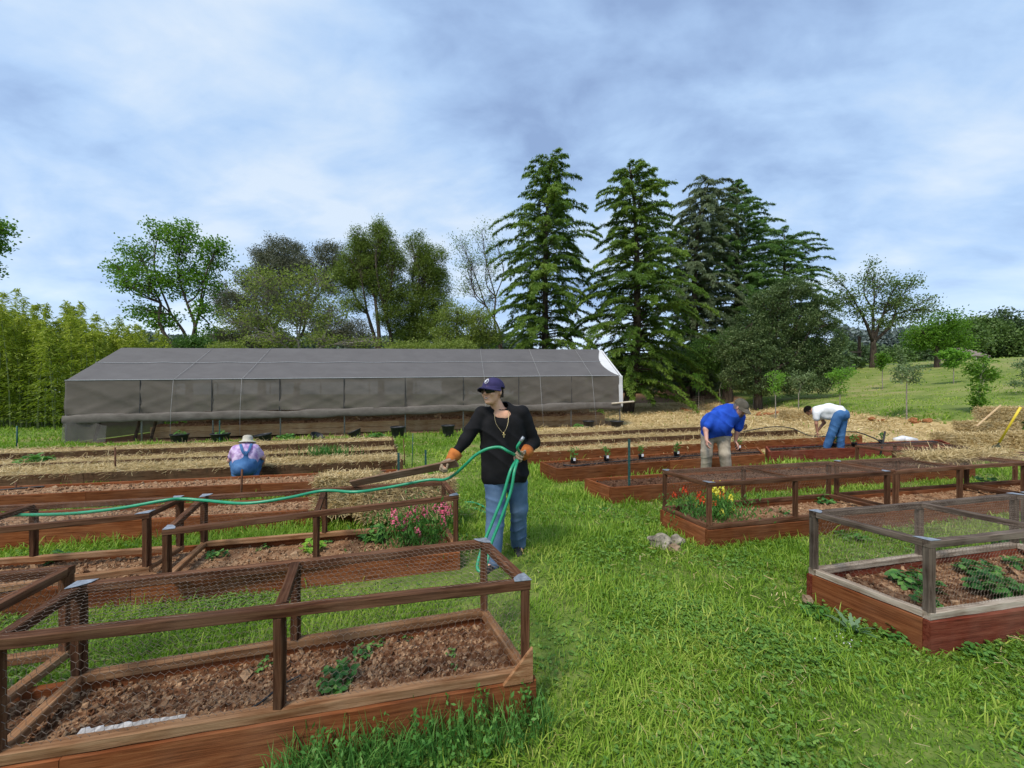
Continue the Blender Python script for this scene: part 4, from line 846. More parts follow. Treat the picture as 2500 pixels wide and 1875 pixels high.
# ------------------------------------------------------------ people: bodies meshed from blended tapered volumes
def sdf_mesh(prims, h, k=.02, nz_=None):
    lo = np.full(3, 1e9); hi = -lo
    for p in prims:
        if p[0] == 'c': a, b, ra, rb = np.array(p[1]), np.array(p[2]), p[3], p[4]; l = np.minimum(a-ra, b-rb); u = np.maximum(a+ra, b+rb)
        else: r = max(p[2]); l = np.array(p[1])-r; u = np.array(p[1])+r
        lo = np.minimum(lo, l); hi = np.maximum(hi, u)
    lo -= 4*h; hi += 4*h; n = np.ceil((hi-lo)/h).astype(int)+1; D = np.full(n, .5, np.float32); ax = [lo[i]+np.arange(n[i])*h for i in range(3)]
    for p in prims:
        kk = k
        if p[0] == 'c':
            a, b, ra, rb = np.array(p[1], float), np.array(p[2], float), p[3], p[4]
            if len(p) > 5: kk = p[5]
            l = np.minimum(a-ra, b-rb); u = np.maximum(a+ra, b+rb)
        else:
            if len(p) > 4: kk = p[4]
            r = max(p[2]); l = np.array(p[1])-r; u = np.array(p[1])+r
        m = kk+3*h; i0 = np.maximum(((l-m-lo)/h).astype(int), 0); i1 = np.minimum(((u+m-lo)/h).astype(int)+2, n)
        X, Y, Z = np.meshgrid(*[ax[i][i0[i]:i1[i]] for i in range(3)], indexing='ij'); 
        if p[0] == 'c':
            ba = b-a; L2 = max(ba@ba, 1e-9); t = np.clip(((X-a[0])*ba[0]+(Y-a[1])*ba[1]+(Z-a[2])*ba[2])/L2, 0, 1)
            d = np.sqrt((X-a[0]-t*ba[0])**2+(Y-a[1]-t*ba[1])**2+(Z-a[2]-t*ba[2])**2)-(ra+(rb-ra)*t)
        else:
            Q_ = np.stack([X-p[1][0], Y-p[1][1], Z-p[1][2]], -1)
            if len(p) > 3 and p[3] is not None: Q_ = Q_ @ np.array(p[3])
            r = np.array(p[2]); k0 = np.linalg.norm(Q_/r, axis=-1); k1 = np.linalg.norm(Q_/(r*r), axis=-1)+1e-6; d = k0*(k0-1)/k1
        sl = tuple(slice(i0[i], i1[i]) for i in range(3)); o = D[sl]; hh = np.clip(.5+.5*(o-d)/kk, 0, 1); D[sl] = (o*(1-hh)+d*hh - kk*hh*(1-hh)).astype(np.float32)
    if nz_ is not None:
        X, Y, Z = np.meshgrid(*ax, indexing='ij'); near = np.abs(D) < .05; D[near] += nz_(X[near], Y[near], Z[near]).astype(np.float32)
    s = D < 0; c = sum(s[i:n[0]-1+i, j:n[1]-1+j, q:n[2]-1+q].astype(np.int8) for i in (0, 1) for j in (0, 1) for q in (0, 1)); act = (c > 0) & (c < 8)
    idx = np.argwhere(act); vid = np.full(act.shape, -1); vid[act] = np.arange(len(idx)); pos = np.zeros((len(idx), 3)); cnt = np.zeros(len(idx))
    cor = [(i, j, q) for i in (0, 1) for j in (0, 1) for q in (0, 1)]
    for a in cor:
        for b in cor:
            if sum(abs(a[i]-b[i]) for i in range(3)) == 1 and a < b:
                da = D[tuple((idx+a).T)]; db = D[tuple((idx+b).T)]; mk = (da < 0) != (db < 0); t = np.where(mk, da/(da-db+1e-12), 0)
                pos += np.where(mk[:, None], np.array(a)+(np.array(b)-np.array(a))*t[:, None], 0); cnt += mk
    V = lo+(idx+pos/np.maximum(cnt, 1)[:, None])*h; Fq = []
    for axn in range(3):
        sh = [slice(0, n[i]-1) if i == axn else slice(1, n[i]-1) for i in range(3)]; sh2 = [slice(1, n[i]) if i == axn else slice(1, n[i]-1) for i in range(3)]
        A = s[tuple(sh)]; B = s[tuple(sh2)]; e = np.argwhere(A != B); off = np.array([0 if i == axn else 1 for i in range(3)]); e = e+off
        o1, o2 = [(1, 2), (2, 0), (0, 1)][axn]; u = np.zeros(3, int); u[o1] = 1; w = np.zeros(3, int); w[o2] = 1
        q = np.stack([vid[tuple((e-u-w).T)], vid[tuple((e-w).T)], vid[tuple(e.T)], vid[tuple((e-u).T)]], 1); fl = s[tuple(e.T)]
        q[~fl] = q[~fl][:, ::-1]; Fq.append(q)
    return V, np.concatenate(Fq)
def fold(amp, fx=9., fz=14., ph=0):
    # soft ridges that run across the cloth and fade in and out
    def f(X, Y, Z):
        env = .5+.5*np.sin(X*fx*.9+Z*fz*.45+Y*6+ph*1.7)
        return amp*(env*(1-np.abs(np.sin(Z*fz*1.25+np.sin(X*fx+Y*5+ph)*1.6+X*6*np.cos(ph))))**2*-1.1+.35*np.sin(Z*fz*.5+X*fx*.6+ph)+.22*np.sin(X*37+Z*29+Y*31+ph))
    return f
def part(name, prims, o, m, parent, h=.008, k=.02, nf=None, rot=None):
    V, f = sdf_mesh(prims, h, k, nf); V = V+np.array(list(o)); mb = MB(); mb.add(V, f); return mb.build(name, m, parent, smooth=True)
def hand_prims(w, d, nrm, side, curl=(1.0,)*4, sc_=1.0, spread=.1, thumb=.9, r=.0095):
    # w wrist, d unit direction of the fingers, nrm palm normal (the fingers curl towards it), side: towards the thumb
    w, d, nrm, side = [np.array(v, float) for v in (w, d, nrm, side)]; d /= np.linalg.norm(d); nrm -= d*(nrm@d); nrm /= np.linalg.norm(nrm); s = np.cross(d, nrm); s = s if s@side > 0 else -s
    P = []; L = .088*sc_; kn = [w+d*L*(1 if i in (1, 2) else .94)+s*(.030-.020*i)*sc_ for i in range(4)]
    for i, kp in enumerate(kn): P.append(('c', w+s*(.014-.010*i)*sc_, kp, .0165*sc_, .0135*sc_, .012))
    ln = [(.040, .025, .020), (.044, .029, .021), (.041, .027, .020), (.032, .020, .018)]
    for i in range(4):
        p = kn[i]; ang = 0; dd = d+s*spread*(.9-.6*i); dd /= np.linalg.norm(dd)
        for j, l in enumerate(ln[i]):
            ang += curl[i]*(.85, 1.0, .6)[j]; v = dd*math.cos(ang)+nrm*math.sin(ang); q = p+v*l*sc_; rr = (r*(1.05-.08*j), r*(.97-.08*j)); P.append(('c', p, q, rr[0]*sc_, rr[1]*sc_, .004)); p = q
    t0 = w+s*.026*sc_+d*.018*sc_+nrm*.006*sc_; t1 = t0+(s*.75+d*.55+nrm*.45*thumb)*.040*sc_; t2 = t1+(s*.25+d*.75+nrm*.7*thumb)*.032*sc_; t3 = t2+(-s*.1*thumb+d*.7+nrm*.7*thumb)*.024*sc_
    P += [('c', t0, t1, .0145*sc_, .012*sc_, .010), ('c', t1, t2, .0115*sc_, .0105*sc_, .005), ('c', t2, t3, .0105*sc_, .009*sc_, .004)]
    return P
def head_prims(c, Rm, s=1.0, fat=0):
    # local frame: +x right, -y face direction, +z up; c is the centre of the skull
    f = lambda x, y, z: tuple(np.array(list(c))+np.array(list(Rm @ Vector((x*s, y*s, z*s)))))
    A = np.array(Rm); E = lambda p, r, k=.015: ('e', f(*p), tuple(v*s for v in r), A, k*s)
    P = [E((0, .012, .032), (.076, .094, .088)), E((0, -.030, -.035), (.062+fat, .062, .075), .03), E((0, -.062, -.088), (.030+fat, .026, .022), .025), E((0, -.088, .040), (.048, .018, .016), .015),
         ('c', f(0, -.094, .022), f(0, -.117, -.018), .009*s, .0135*s, .010*s), ('c', f(-.013, -.103, -.022), f(.013, -.103, -.022), .008*s, .008*s, .006*s),
         ('c', f(-.02, -.091, -.050), f(.02, -.091, -.050), .007*s, .007*s, .006*s), ('c', f(-.017, -.088, -.062), f(.017, -.088, -.062), .0075*s, .0075*s, .006*s),
         E((-.042, -.068, -.018), (.022, .022, .022), .02), E((.042, -.068, -.018), (.022, .022, .022), .02),
         E((.078, .010, .0), (.009, .018, .031), .006), E((-.078, .010, .0), (.009, .018, .031), .006)]
    return P, f
skin = plain('skin', (.62, .32, .20), (.72, .41, .28), 9, .5, .15, .002, .4); skin_p = plain('skin_pink', (.50, .25, .19), (.60, .34, .26), 9, .5, .15, .002, .4); skin_t = plain('skin_tan', (.30, .14, .085), (.40, .20, .13), 9, .5, .15, .002, .4)
def denim(name, a, b): return plain(name, a, b, 5, .9, .35, .006, .1, detail=8)
def cap(c, Rm, m, t, s=1.0, logo=None, name='cap'):
    f = lambda x, y, z: Vector(c)+Rm @ Vector((x*s, y*s, z*s)); mb = MB(); V = []; nr, nc = 9, 28
    for i in range(nr):
        el = (math.pi/2)*i/(nr-1)
        for j in range(nc):
            a = 2*math.pi*j/nc; r = math.cos(el)**.8; V.append(list(f(.089*math.cos(a)*r, .014+.108*math.sin(a)*r, .040+.088*math.sin(el)**1.05)))
    mb.add(V, [(i*nc+j, i*nc+(j+1) % nc, (i+1)*nc+(j+1) % nc, (i+1)*nc+j) for i in range(nr-1) for j in range(nc)])
    o = mb.build(name, m, t, smooth=True)
    mb = MB(); V = []; n = 14
    for top in (0, 1):
        for j in range(n+1):
            a = math.pi*(1.06+.88*j/n); x, y = .089*math.cos(a), .014+.108*math.sin(a); u = math.sin(math.pi*j/n)**.7
            for q in range(4):
                w = q/3; V.append(list(f(x*(1+.04*w), y-.078*u*w, .046-.020*w*w-.035*abs(x)/.09*w*.6-.004*top)))
    K = (n+1)*4; F_ = []
    for top in (0, 1):
        for j in range(n):
            for q in range(3): a = top*K+j*4+q; F_.append((a, a+1, a+5, a+4) if top == 0 else (a, a+4, a+5, a+1))
    for j in range(n): a = j*4+3; F_.append((a, a+4, a+4+K, a+K)); 
    mb.add(V, F_); b = mb.build('brim', m, t, smooth=True)
    mb = MB(); lathe(mb, f(0, .014, .127), [(.001, .006*s), (.006*s, .004*s), (.008*s, 0)], 8); mb.build('cap_button', m, t)
    return f

# --- the man with the hose
def man_with_hose():
    o = Vector((-.10, 3.6, gz(-.1, 3.6)))
    t = thing('person', o, 'man in navy cap, sunglasses and black shirt holding a green hose and plank', 'person')
    Rm = Euler((R(-5), R(-5), R(-33))).to_matrix(); hc = Vector((-.085, -.06, 1.655))
    hp, hf = head_prims(hc, Rm, 1.06, .004)
    sL, eL, wL = (-.185, .0, 1.445), (-.335, -.12, 1.215), (-.455, -.235, 1.045)
    sR, eR, wR = (.195, .02, 1.455), (.315, .09, 1.165), (.215, -.13, 1.072)
    body = hp+[('c', (.0, .0, 1.44), tuple(hc+Vector((.0, .03, -.05))), .062, .057, .03)]
    torso = [('c', (-.08, 0, 1.32), (-.05, 0, .95), .1, .1), ('c', (.08, 0, 1.32), (.11, 0, .95), .1, .1), ('c', (-.13, 0, 1.41), (.13, .0, 1.41), .055, .055)]
    arms = [('c', sL, eL, .066, .050), ('c', eL, wL, .046, .032), ('c', sR, eR, .066, .050), ('c', eR, wR, .046, .032)]
    hL, kL, aL = (-.06, 0, .90), (-.055, -.07, .50), (-.085, -.17, .09); hR, kR, aR = (.13, .03, .90), (.17, .10, .50), (.165, .24, .08)
    legs = [('c', hL, kL, .095, .062), ('c', kL, aL, .058, .042), ('c', hR, kR, .095, .062), ('c', kR, aR, .058, .042), ('c', (-.03, 0, .92), (.1, .01, .92), .12, .12)]
    dL = np.array([-.7, -.45, -.32]); dR = np.array([-.75, -.62, .1])
    handL = hand_prims(wL, dL, (-.1, -.55, -.7), (.2, -.9, .5), (1.05, 1.1, 1.1, 1.15), 1.12, .05, 1.0, .0115)
    handR = hand_prims(wR, dR, (.35, -.75, -.45), (-.2, -.1, 1), (.95, 1.05, 1.1, 1.15), 1.12, .05, 1.0, .0115)
    part('body', body+torso+arms+legs+[('c', (-.025, -.012, 1.43), (.03, -.012, 1.43), .078, .078), ('c', (-.11, 0, 1.425), (.11, 0, 1.425), .052, .052)]+[('c', aL, (-.13, -.27, .05), .04, .03), ('c', aR, (.18, .14, .05), .04, .03)]+hand_prims(wL, dL, (-.1, -.55, -.7), (.2, -.9, .5), (1.05, 1.1, 1.1, 1.15), 1.0, .05)+hand_prims(wR, dR, (.35, -.75, -.45), (-.2, -.1, 1), (.95, 1.05, 1.1, 1.15), 1.0, .05), o, skin, t, .0065, .02)
    black = plain('black_jersey', (.006, .006, .007), (.012, .012, .014), 6, .85, .3, .006, .15)
    sh = [('c', (-.095, .0, 1.34), (-.065, -.01, .85), .122, .132), ('c', (.105, .01, 1.34), (.130, .0, .86), .122, .132), ('c', (0, 0, 1.32), (.035, -.012, .84), .13, .150), ('c', (-.15, .0, 1.435), (-.03, .01, 1.485), .068, .062), ('c', (.165, .005, 1.445), (.04, .01, 1.49), .068, .062), ('c', (-.02, .0, 1.50), (.03, .01, 1.50), .070, .068),
          ('c', sL, eL, .078, .062), ('c', eL, np.array(wL)*.85+np.array(eL)*.15, .060, .042), ('c', sR, eR, .078, .063), ('c', eR, np.array(wR)*.85+np.array(eR)*.15, .062, .044)]
    V, f = sdf_mesh(sh, .0075, .025, fold(.011, 7, 15, .6))
    zh = .775+.035*np.sin(V[:, 0]*7+.9); V[:, 2] = np.where(V[:, 2] < zh, zh-(zh-V[:, 2])*.02, V[:, 2])
    cf_ = V[f].mean(1); keep = (((cf_[:, 0]+.0)/.068)**2+((cf_[:, 1]+.07)/.08)**2+((cf_[:, 2]-1.545)/.052)**2 > 1) | (cf_[:, 1] > -.02); f = f[keep]
    mb = MB(); mb.add(V+np.array(list(o)), f); mb.build('shirt', black, t, smooth=True)
    jean = denim('jeans', (.065, .115, .21), (.12, .19, .31))
    jl = [('c', (-.045, .005, .87), (.115, .02, .87), .120, .120), ('c', hL, kL, .118, .088), ('c', kL, (aL[0], aL[1], .07), .088, .076), ('c', hR, kR, .118, .088), ('c', kR, (aR[0], aR[1], .07), .086, .076)]
    V, f = sdf_mesh(jl, .0075, .03, fold(.007, 9, 22, 2.))
    V[:, 2] = np.maximum(V[:, 2], .035+.02*(V[:, 1] > 0)); mb = MB(); mb.add(V+np.array(list(o)), f); mb.build('jeans', jean, t, smooth=True)
    shoe = plain('dark_shoe', (.012, .012, .015), (.03, .03, .035), 8, .6, .2, .003)
    for a, dd in ((aL, Vector((-.45, -1, 0)).normalized()), (aR, Vector((.0, -1, 0)).normalized())):
        p = Vector(a); p.z = .05; part('shoe', [('c', p-dd*.06+Vector((0, 0, .01)), p+dd*.05, .05, .046), ('c', p+dd*.05, p+dd*.17+Vector((0, 0, -.012)), .047, .038), ('c', p-dd*.05+Vector((0, 0, .01)), p+Vector((0, 0, .07)), .05, .048)], o, shoe, t, .007, .02)
    glv = plain('glove_palm', (.20, .15, .10), (.36, .28, .20), 14, .9, .5, .004, .1); cuff = plain('glove_cuff', (.30, .085, .02), (.50, .17, .04), 14, .85, .4, .004, .2)
    for w, e, hp_ in ((wL, eL, handL), (wR, eR, handR)):
        gl = part('glove', hp_, o, glv, t, .0038, .008, fold(.0012, 40, 60))
        w_, e_ = np.array(w), np.array(e); d = (w_-e_)/np.linalg.norm(w_-e_)
        cf = MB(); P = [Vector(w_-d*.085), Vector(w_-d*.05), Vector(w_-d*.01), Vector(w_+d*.03)]; addtube(cf, [p+o for p in P], [.066, .063, .052, .044], 16); cf.build('cuff', cuff, t, smooth=True)
    navy = plain('navy_cap', (.018, .014, .06), (.035, .028, .10), 10, .85, .2, .002)
    cap(hc+o, Rm, navy, t, 1.15)
    f2 = lambda x, y, z: Vector(hc)+o+Rm @ Vector((x*1.15, y*1.15, z*1.15))
    # emblem: ring with an S curve, stitched on the front panel
    mb = MB(); em = plain('white_stitch', (.7, .7, .75), (.85, .85, .88), 20, .8)
    def front(u, v):
        a = math.pi*1.5+u/.105; el = v; r = math.cos(el)**.8; return f2(.0915*math.cos(a)*r, .014+.111*math.sin(a)*r, .040+.090*math.sin(el)**1.05)
    addtube(mb, [front(.024*math.cos(k*.3142), .62+.27*math.sin(k*.3142)) for k in range(21)], .0022, 5)
    addtube(mb, [front(.014*math.cos(k*.35+.5), .62+.15*math.sin(k*.35+.5)) for k in range(11)], .0028, 5); addtube(mb, [front(-.008+.012*k/5, .5+.2*k/5) for k in range(6)], .0028, 5)
    mb.build('cap_emblem', em, t)
    f3 = lambda x, y, z: Vector(hc)+o+Rm @ Vector((x*1.06, y*1.06, z*1.06)); mb = MB(); lens = plain('dark_lens', (.004, .004, .005), (.008, .008, .01), 5, .3, 0, .001, .4)
    for sx in (-1, 1):
        V = []
        for j in range(7):
            u = j/6; x = sx*(.006+.068*u); yy = -.117+.040*u*u+.010*u
            V += [list(f3(x, yy, .030)), list(f3(x, yy-.008, .008)), list(f3(x, yy+.002, -.020*(1-.5*u)+.0))]
        mb.add(V, [(j*3+q, (j+1)*3+q, (j+1)*3+q+1, j*3+q+1) for j in range(6) for q in range(2)])
        addtube(mb, [f3(sx*.066, -.072, .018), f3(sx*.081, -.02, .016), f3(sx*.082, .015, .012)], .0035, 5)
    addtube(mb, [f3(-.07, -.072, .022), f3(-.035, -.106, .026), f3(0, -.114, .021), f3(.035, -.106, .026), f3(.07, -.072, .022)], .0035, 5); mb.build('sunglasses', lens, t)
    hair = plain('dark_hair', (.02, .015, .012), (.05, .035, .025), 40, .7); hb_ = MB()
    C = []; 
    for k in range(900):
        a = random.uniform(.02, math.pi-.02); C.append(list(f3(.083*math.cos(a), .012+.10*math.sin(a), random.uniform(-.035, .045))))
    leaves(hb_, np.array(C), .02, .006, .5, dirs=np.tile([0, 0, -1.], (900, 1))+rand_dirs(900)*.3); hb_.build('hair', hair, t)
    mb = MB(); addtube(mb, [f3(-.021, -.090, -.052), f3(-.008, -.0965, -.058), f3(.008, -.0965, -.058), f3(.022, -.090, -.051)], .0042, 5); mb.build('teeth', plain('teeth', (.7, .68, .62), (.75, .73, .68), 5, .3), t)
    lipm = plain('lips', (.36, .14, .10), (.42, .18, .13), 5, .5)
    for dz in (.0055, -.006):
        mb = MB(); addtube(mb, [f3(-.026, -.087, -.049), f3(-.010, -.098, -.056+dz), f3(.010, -.098, -.056+dz), f3(.027, -.087, -.048)], .0028, 5); mb.build('lip', lipm, t)
    gold = plain('gold', (.5, .38, .18), (.7, .56, .3), 20, .35, 0, .001, .5, .8)
    mb = MB(); nk = [Vector((-.062, -.03, 1.51)), Vector((-.068, -.095, 1.46)), Vector((-.05, -.15, 1.37)), Vector((.0, -.172, 1.30)), Vector((.025, -.176, 1.285)), Vector((.06, -.160, 1.36)), Vector((.068, -.10, 1.46)), Vector((.058, -.02, 1.51))]
    addtube(mb, [v+o for v in curve(nk, 40)], .0017, 5); c = o+Vector((.025, -.182, 1.262)); addbox(mb, c, (.008, .005, .042)); addbox(mb, c+Vector((0, -.003, .006)), (.028, .004, .008)); mb.build('necklace', gold, t)
    return o, o+Vector(wL)+Vector(dL).normalized()*.095, o+Vector(wR)+Vector(dR).normalized()*.095
MO, HL, HR = man_with_hose()

# --- hose and plank in his hands
a = HL+Vector((.06, -.045, .005)); b = Vector((-1.62, 3.74, .735)); d = (b-a).normalized()
pk = beam('plank', a-d*.10, b, .022, .075, MT['plank'], None, up=(0, -.5, .8)); tag(pk, 'long rough brown plank the man holds in his right hand', 'plank')
hz = .718
hp = [(-90, 1262, 2.96), (0, 1258, 3.05), (158, 1255, 3.02), (285, 1242, 3.06), (400, 1222, 3.14), (443, 1218, 3.2), (500, 1222, 3.22), (600, 1229, 3.16), (700, 1216, 3.25), (790, 1198, 3.4), (869, 1201, 3.35), (948, 1190, 3.48), (1043, 1172, 3.55), (1084, 1171, 3.5), (1110, 1158, 3.4), (1138, 1133, 3.33), (1160, 1112, 3.3), (1190, 1096, 3.28), (1220, 1092, 3.28), (1240, 1102, 3.27)]
pts = [PD(*v) for v in hp]+[HR+Vector((-.01, -.035, .0)), HR+Vector((.0, -.04, -.03)), PD(1246, 1150, 3.26), PD(1228, 1210, 3.22), PD(1200, 1280, 3.15), PD(1178, 1335, 3.08), PD(1165, 1385, 3.0), PD(1180, 1395, 2.98), PD(1190, 1370, 3.05), PD(1200, 1325, 3.12), PD(1222, 1270, 3.17), PD(1247, 1200, 3.22), PD(1256, 1150, 3.26), HR+Vector((.018, -.03, -.02)), HR+Vector((.022, -.02, .03)), PD(1263, 1092, 3.30), PD(1271, 1078, 3.29)]
mb = MB(); c_ = curve(pts, 260); addtube(mb, c_, .0135, 10); ho = thing('garden_hose', c_[-1], 'bright green garden hose running from the left edge into the man\'s hand', 'garden hose'); mb.build('tube', MT['hose'], ho, smooth=True)
mb = MB(); e = PD(1271, 1078, 3.29); addtube(mb, [e, e+(e-Vector(c_[-4])).normalized()*.05], [.017, .015], 10); mb.build('hose_coupling', MT['galv'], ho, smooth=True)
mb = MB(); l2 = curve([GP(1300, 1355, .02), GP(1260, 1375, .02), GP(1238, 1372, .03), GP(1215, 1330, .03), GP(1195, 1250, .03), GP(1160, 1228, .03), GP(1135, 1226, .03)], 50); addtube(mb, l2, .011, 8)
l2 = curve([GP(1200, 1258, .02), GP(1175, 1247, .02), GP(1155, 1240, .02)], 14); addtube(mb, l2, .011, 8); mb.build('ground_loop', MT['hose'], ho, smooth=True)

# --- the man in the blue shirt
def man_blue():
    d0 = 6.95; x0 = (1760-CX)/F*d0; o = Vector((x0, d0, 0)); zg = gz(x0, d0)
    t = thing('person', (x0, d0, zg), 'heavy set man in royal blue shirt and khaki trousers bending over potted seedlings', 'person')
    Rm = Euler((R(36), R(0), R(60))).to_matrix(); hc = Vector((.345, -.08, 1.38)); hp, hf = head_prims(hc, Rm, 1.2, .008)
    s1, e1, w1 = (-.12, -.19, 1.24), (-.27, -.32, .99), (-.25, -.40, .80); s2, e2, w2 = (.34, .06, 1.20), (.30, .10, .94), (.26, .16, .74)
    h1 = hand_prims(w1, (.05, -.1, -1), (.6, .3, 0), (.5, -1, 0), (.5, .55, .6, .6), 1.05); h2 = hand_prims(w2, (.5, .25, -.8), (-.2, -.2, -.9), (.3, -1, 0), (.6, .6, .6, .7), 1.05)
    hips = [(-.24, 0, .86), (.04, .04, .86)]; kn = [(-.26, -.09, .52), (.07, -.06, .52)]; an = [(-.28, 0, zg+.07), (.11, .03, zg+.07)]
    body = hp+[('c', (.2, .0, 1.32), tuple(hc+Vector((-.02, .02, -.02))), .078, .07, .03), ('c', (.1, 0, 1.18), (-.08, 0, 1.0), .13, .15), ('c', s1, e1, .065, .052), ('c', e1, w1, .050, .033), ('c', s2, e2, .065, .05), ('c', e2, w2, .048, .032)]+h1+h2
    for h_, k_, a_ in zip(hips, kn, an): body += [('c', h_, k_, .1, .07), ('c', k_, a_, .065, .045)]
    part('body', body, o, skin_p, t, .009, .02)
    blue = plain('blue_jersey', (.008, .045, .34), (.018, .085, .50), 5, .8, .3, .008, .2)
    V, f = sdf_mesh([('c', (-.0, .02, 1.24), (.22, .02, 1.25), .175, .165), ('e', (-.08, -.04, 1.06), (.30, .27, .25), None), ('c', (.08, 0, 1.2), (-.14, 0, .92), .20, .22), ('c', (-.22, .02, .86), (.05, .03, .86), .15, .145), ('c', (.12, .02, 1.30), (-.2, .05, 1.08), .14, .17), ('c', s1, np.array(s1)*.25+np.array(e1)*.75, .098, .090, .05), ('c', s2, np.array(s2)*.3+np.array(e2)*.7, .10, .09, .03), ('c', (.14, .01, 1.32), (.24, -.0, 1.345), .12, .10)], .01, .05, fold(.012, 6, 13, 1.1))
    zh = .815+.05*np.sin(V[:, 0]*6+1); V[:, 2] = np.where(V[:, 2] < zh, zh-(zh-V[:, 2])*.03, V[:, 2]); mb = MB(); mb.add(V+np.array(list(o)), f); mb.build('shirt', blue, t, smooth=True)
    kh = plain('khaki', (.25, .21, .16), (.42, .37, .29), 6, .9, .4, .008, .1); P = [('c', (-.22, 0, .86), (.03, .02, .86), .155, .15)]
    for h_, k_, a_ in zip(hips, kn, an): P += [('c', h_, k_, .135, .105), ('c', k_, a_, .105, .10)]
    part('trousers', P, o, kh, t, .01, .03, fold(.007, 9, 20, .4))
    for a_ in an: q = Vector(a_); q.z -= .02; part('shoe', [('c', q, q+Vector((.03, -.16, -.01)), .05, .04)], o, plain('brown_shoe', (.05, .035, .025), (.1, .07, .05), 8, .7), t, .01)
    olive = plain('olive_cap', (.065, .058, .045), (.12, .105, .08), 10, .9); cap(hc+o, Rm, olive, t, 1.29)
    f3 = lambda x, y, z: hc+o+Rm @ Vector((x*1.2, y*1.2, z*1.2)); mb = MB(); C = [list(f3(random.uniform(-.04, .04), -.095+random.uniform(0, .02), random.uniform(-.11, -.04))) for k in range(500)]
    leaves(mb, np.array(C), .018, .006, .5); mb.build('beard', plain('grey_beard', (.05, .045, .04), (.16, .14, .13), 50, .8), t)
    mb = MB(); C = [list(f3(.086*math.cos(a), .012+.10*math.sin(a), random.uniform(-.05, .04))) for a in np.linspace(.1, math.pi-.1, 700)]
    leaves(mb, np.array(C), .02, .006, .5); mb.build('hair', plain('grey_hair', (.18, .17, .16), (.32, .31, .3), 50, .8), t)
    t.rotation_euler.z = -math.atan2(x0, d0); t.scale.x = .90
man_blue()

# --- the one in the white shirt, doubled over
def man_white():
    d0 = 9.0; x0 = (2030-CX)/F*d0; o = Vector((x0, d0, 0)); zg = gz(x0, d0)
    t = thing('person', (x0, d0, zg), 'person in white T-shirt and blue jeans bent double over the far straw bed', 'person')
    Rm = Euler((R(80), R(10), R(-80))).to_matrix(); hc = Vector((-.50, -.02, 1.215)); hp, hf = head_prims(hc, Rm, 1.0)
    sh, hi = np.array((-.32, 0, 1.20)), np.array((.17, .05, 1.16)); zk = (1.13+zg)/2+.02
    s1, e1, w1 = (-.33, -.14, 1.15), (-.33, -.16, .90), (-.31, -.14, .70); s2, e2, w2 = (-.30, .16, 1.15), (-.16, .16, .92), (-.30, .10, .72)
    hips = [(.14, -.06, 1.10), (.24, .12, 1.10)]; kn = [(-.01, -.08, zk), (.20, .12, zk)]; an = [(-.15, -.06, zg+.08), (.19, .14, zg+.08)]
    body = hp+[('c', sh, tuple(hc+Vector((.05, 0, .0))), .07, .055, .03), ('c', sh, hi, .13, .13), ('c', s1, e1, .05, .042), ('c', e1, w1, .04, .028), ('c', s2, e2, .05, .042), ('c', e2, w2, .04, .028)]+hand_prims(w1, (.1, 0, -1), (1, 0, 0), (0, -1, 0), (.5,)*4)+hand_prims(w2, (-.2, 0, -1), (-1, 0, 0), (0, 1, 0), (.5,)*4)
    for h_, k_, a_ in zip(hips, kn, an): body += [('c', h_, k_, .09, .06), ('c', k_, a_, .06, .04)]
    part('body', body, o, skin_t, t, .009, .02)
    V, f = sdf_mesh([('c', sh, (-.05, 0, 1.25), .135, .15), ('c', (-.05, 0, 1.25), (.17, .02, 1.21), .15, .145), ('c', (-.33, -.11, 1.17), (-.30, .13, 1.17), .09, .09), ('c', s1, (-.33, -.15, 1.04), .085, .08, .03), ('c', s2, (-.24, .16, 1.05), .085, .08, .03), ('c', (-.2, 0, 1.12), (.05, 0, 1.1), .11, .11)], .01, .04, fold(.007, 14, 9, .2))
    mb = MB(); mb.add(V+np.array(list(o)), f); mb.build('shirt', plain('white_jersey', (.62, .63, .66), (.75, .76, .78), 5, .85, .25, .006), t, smooth=True)
    P = [('c', (.17, -.03, 1.13), (.25, .08, 1.13), .15, .15)]
    for h_, k_, a_ in zip(hips, kn, an): P += [('c', h_, k_, .125, .098), ('c', k_, a_, .095, .085)]
    part('jeans', P, o, denim('jeans_blue', (.03, .09, .23), (.07, .17, .36)), t, .01, .03, fold(.007, 9, 19, 1.))
    for a_ in an: q = Vector(a_); q.z -= .03; part('shoe', [('c', q+Vector((.04, 0, 0)), q+Vector((-.13, -.03, -.01)), .05, .04)], o, plain('grey_shoe', (.1, .1, .1), (.2, .2, .2), 8, .7), t, .01)
    f3 = lambda x, y, z: hc+o+Rm @ Vector((x, y, z)); mb = MB(); n = 6000; D_ = rand_dirs(n); k = ((D_[:, 1] > -.25) | (D_[:, 2] > .5)) & (D_[:, 2] > -.55); D_ = D_[k]
    C = np.array([list(f3(v[0]*.082, .012+v[1]*.10, .026+v[2]*.098)) for v in D_]); leaves(mb, C, .03, .012, .5); mb.build('hair', plain('black_hair', (.012, .009, .008), (.035, .025, .02), 50, .6), t)
    t.rotation_euler.z = -math.atan2(x0, d0); t.scale.x = .85
man_white()

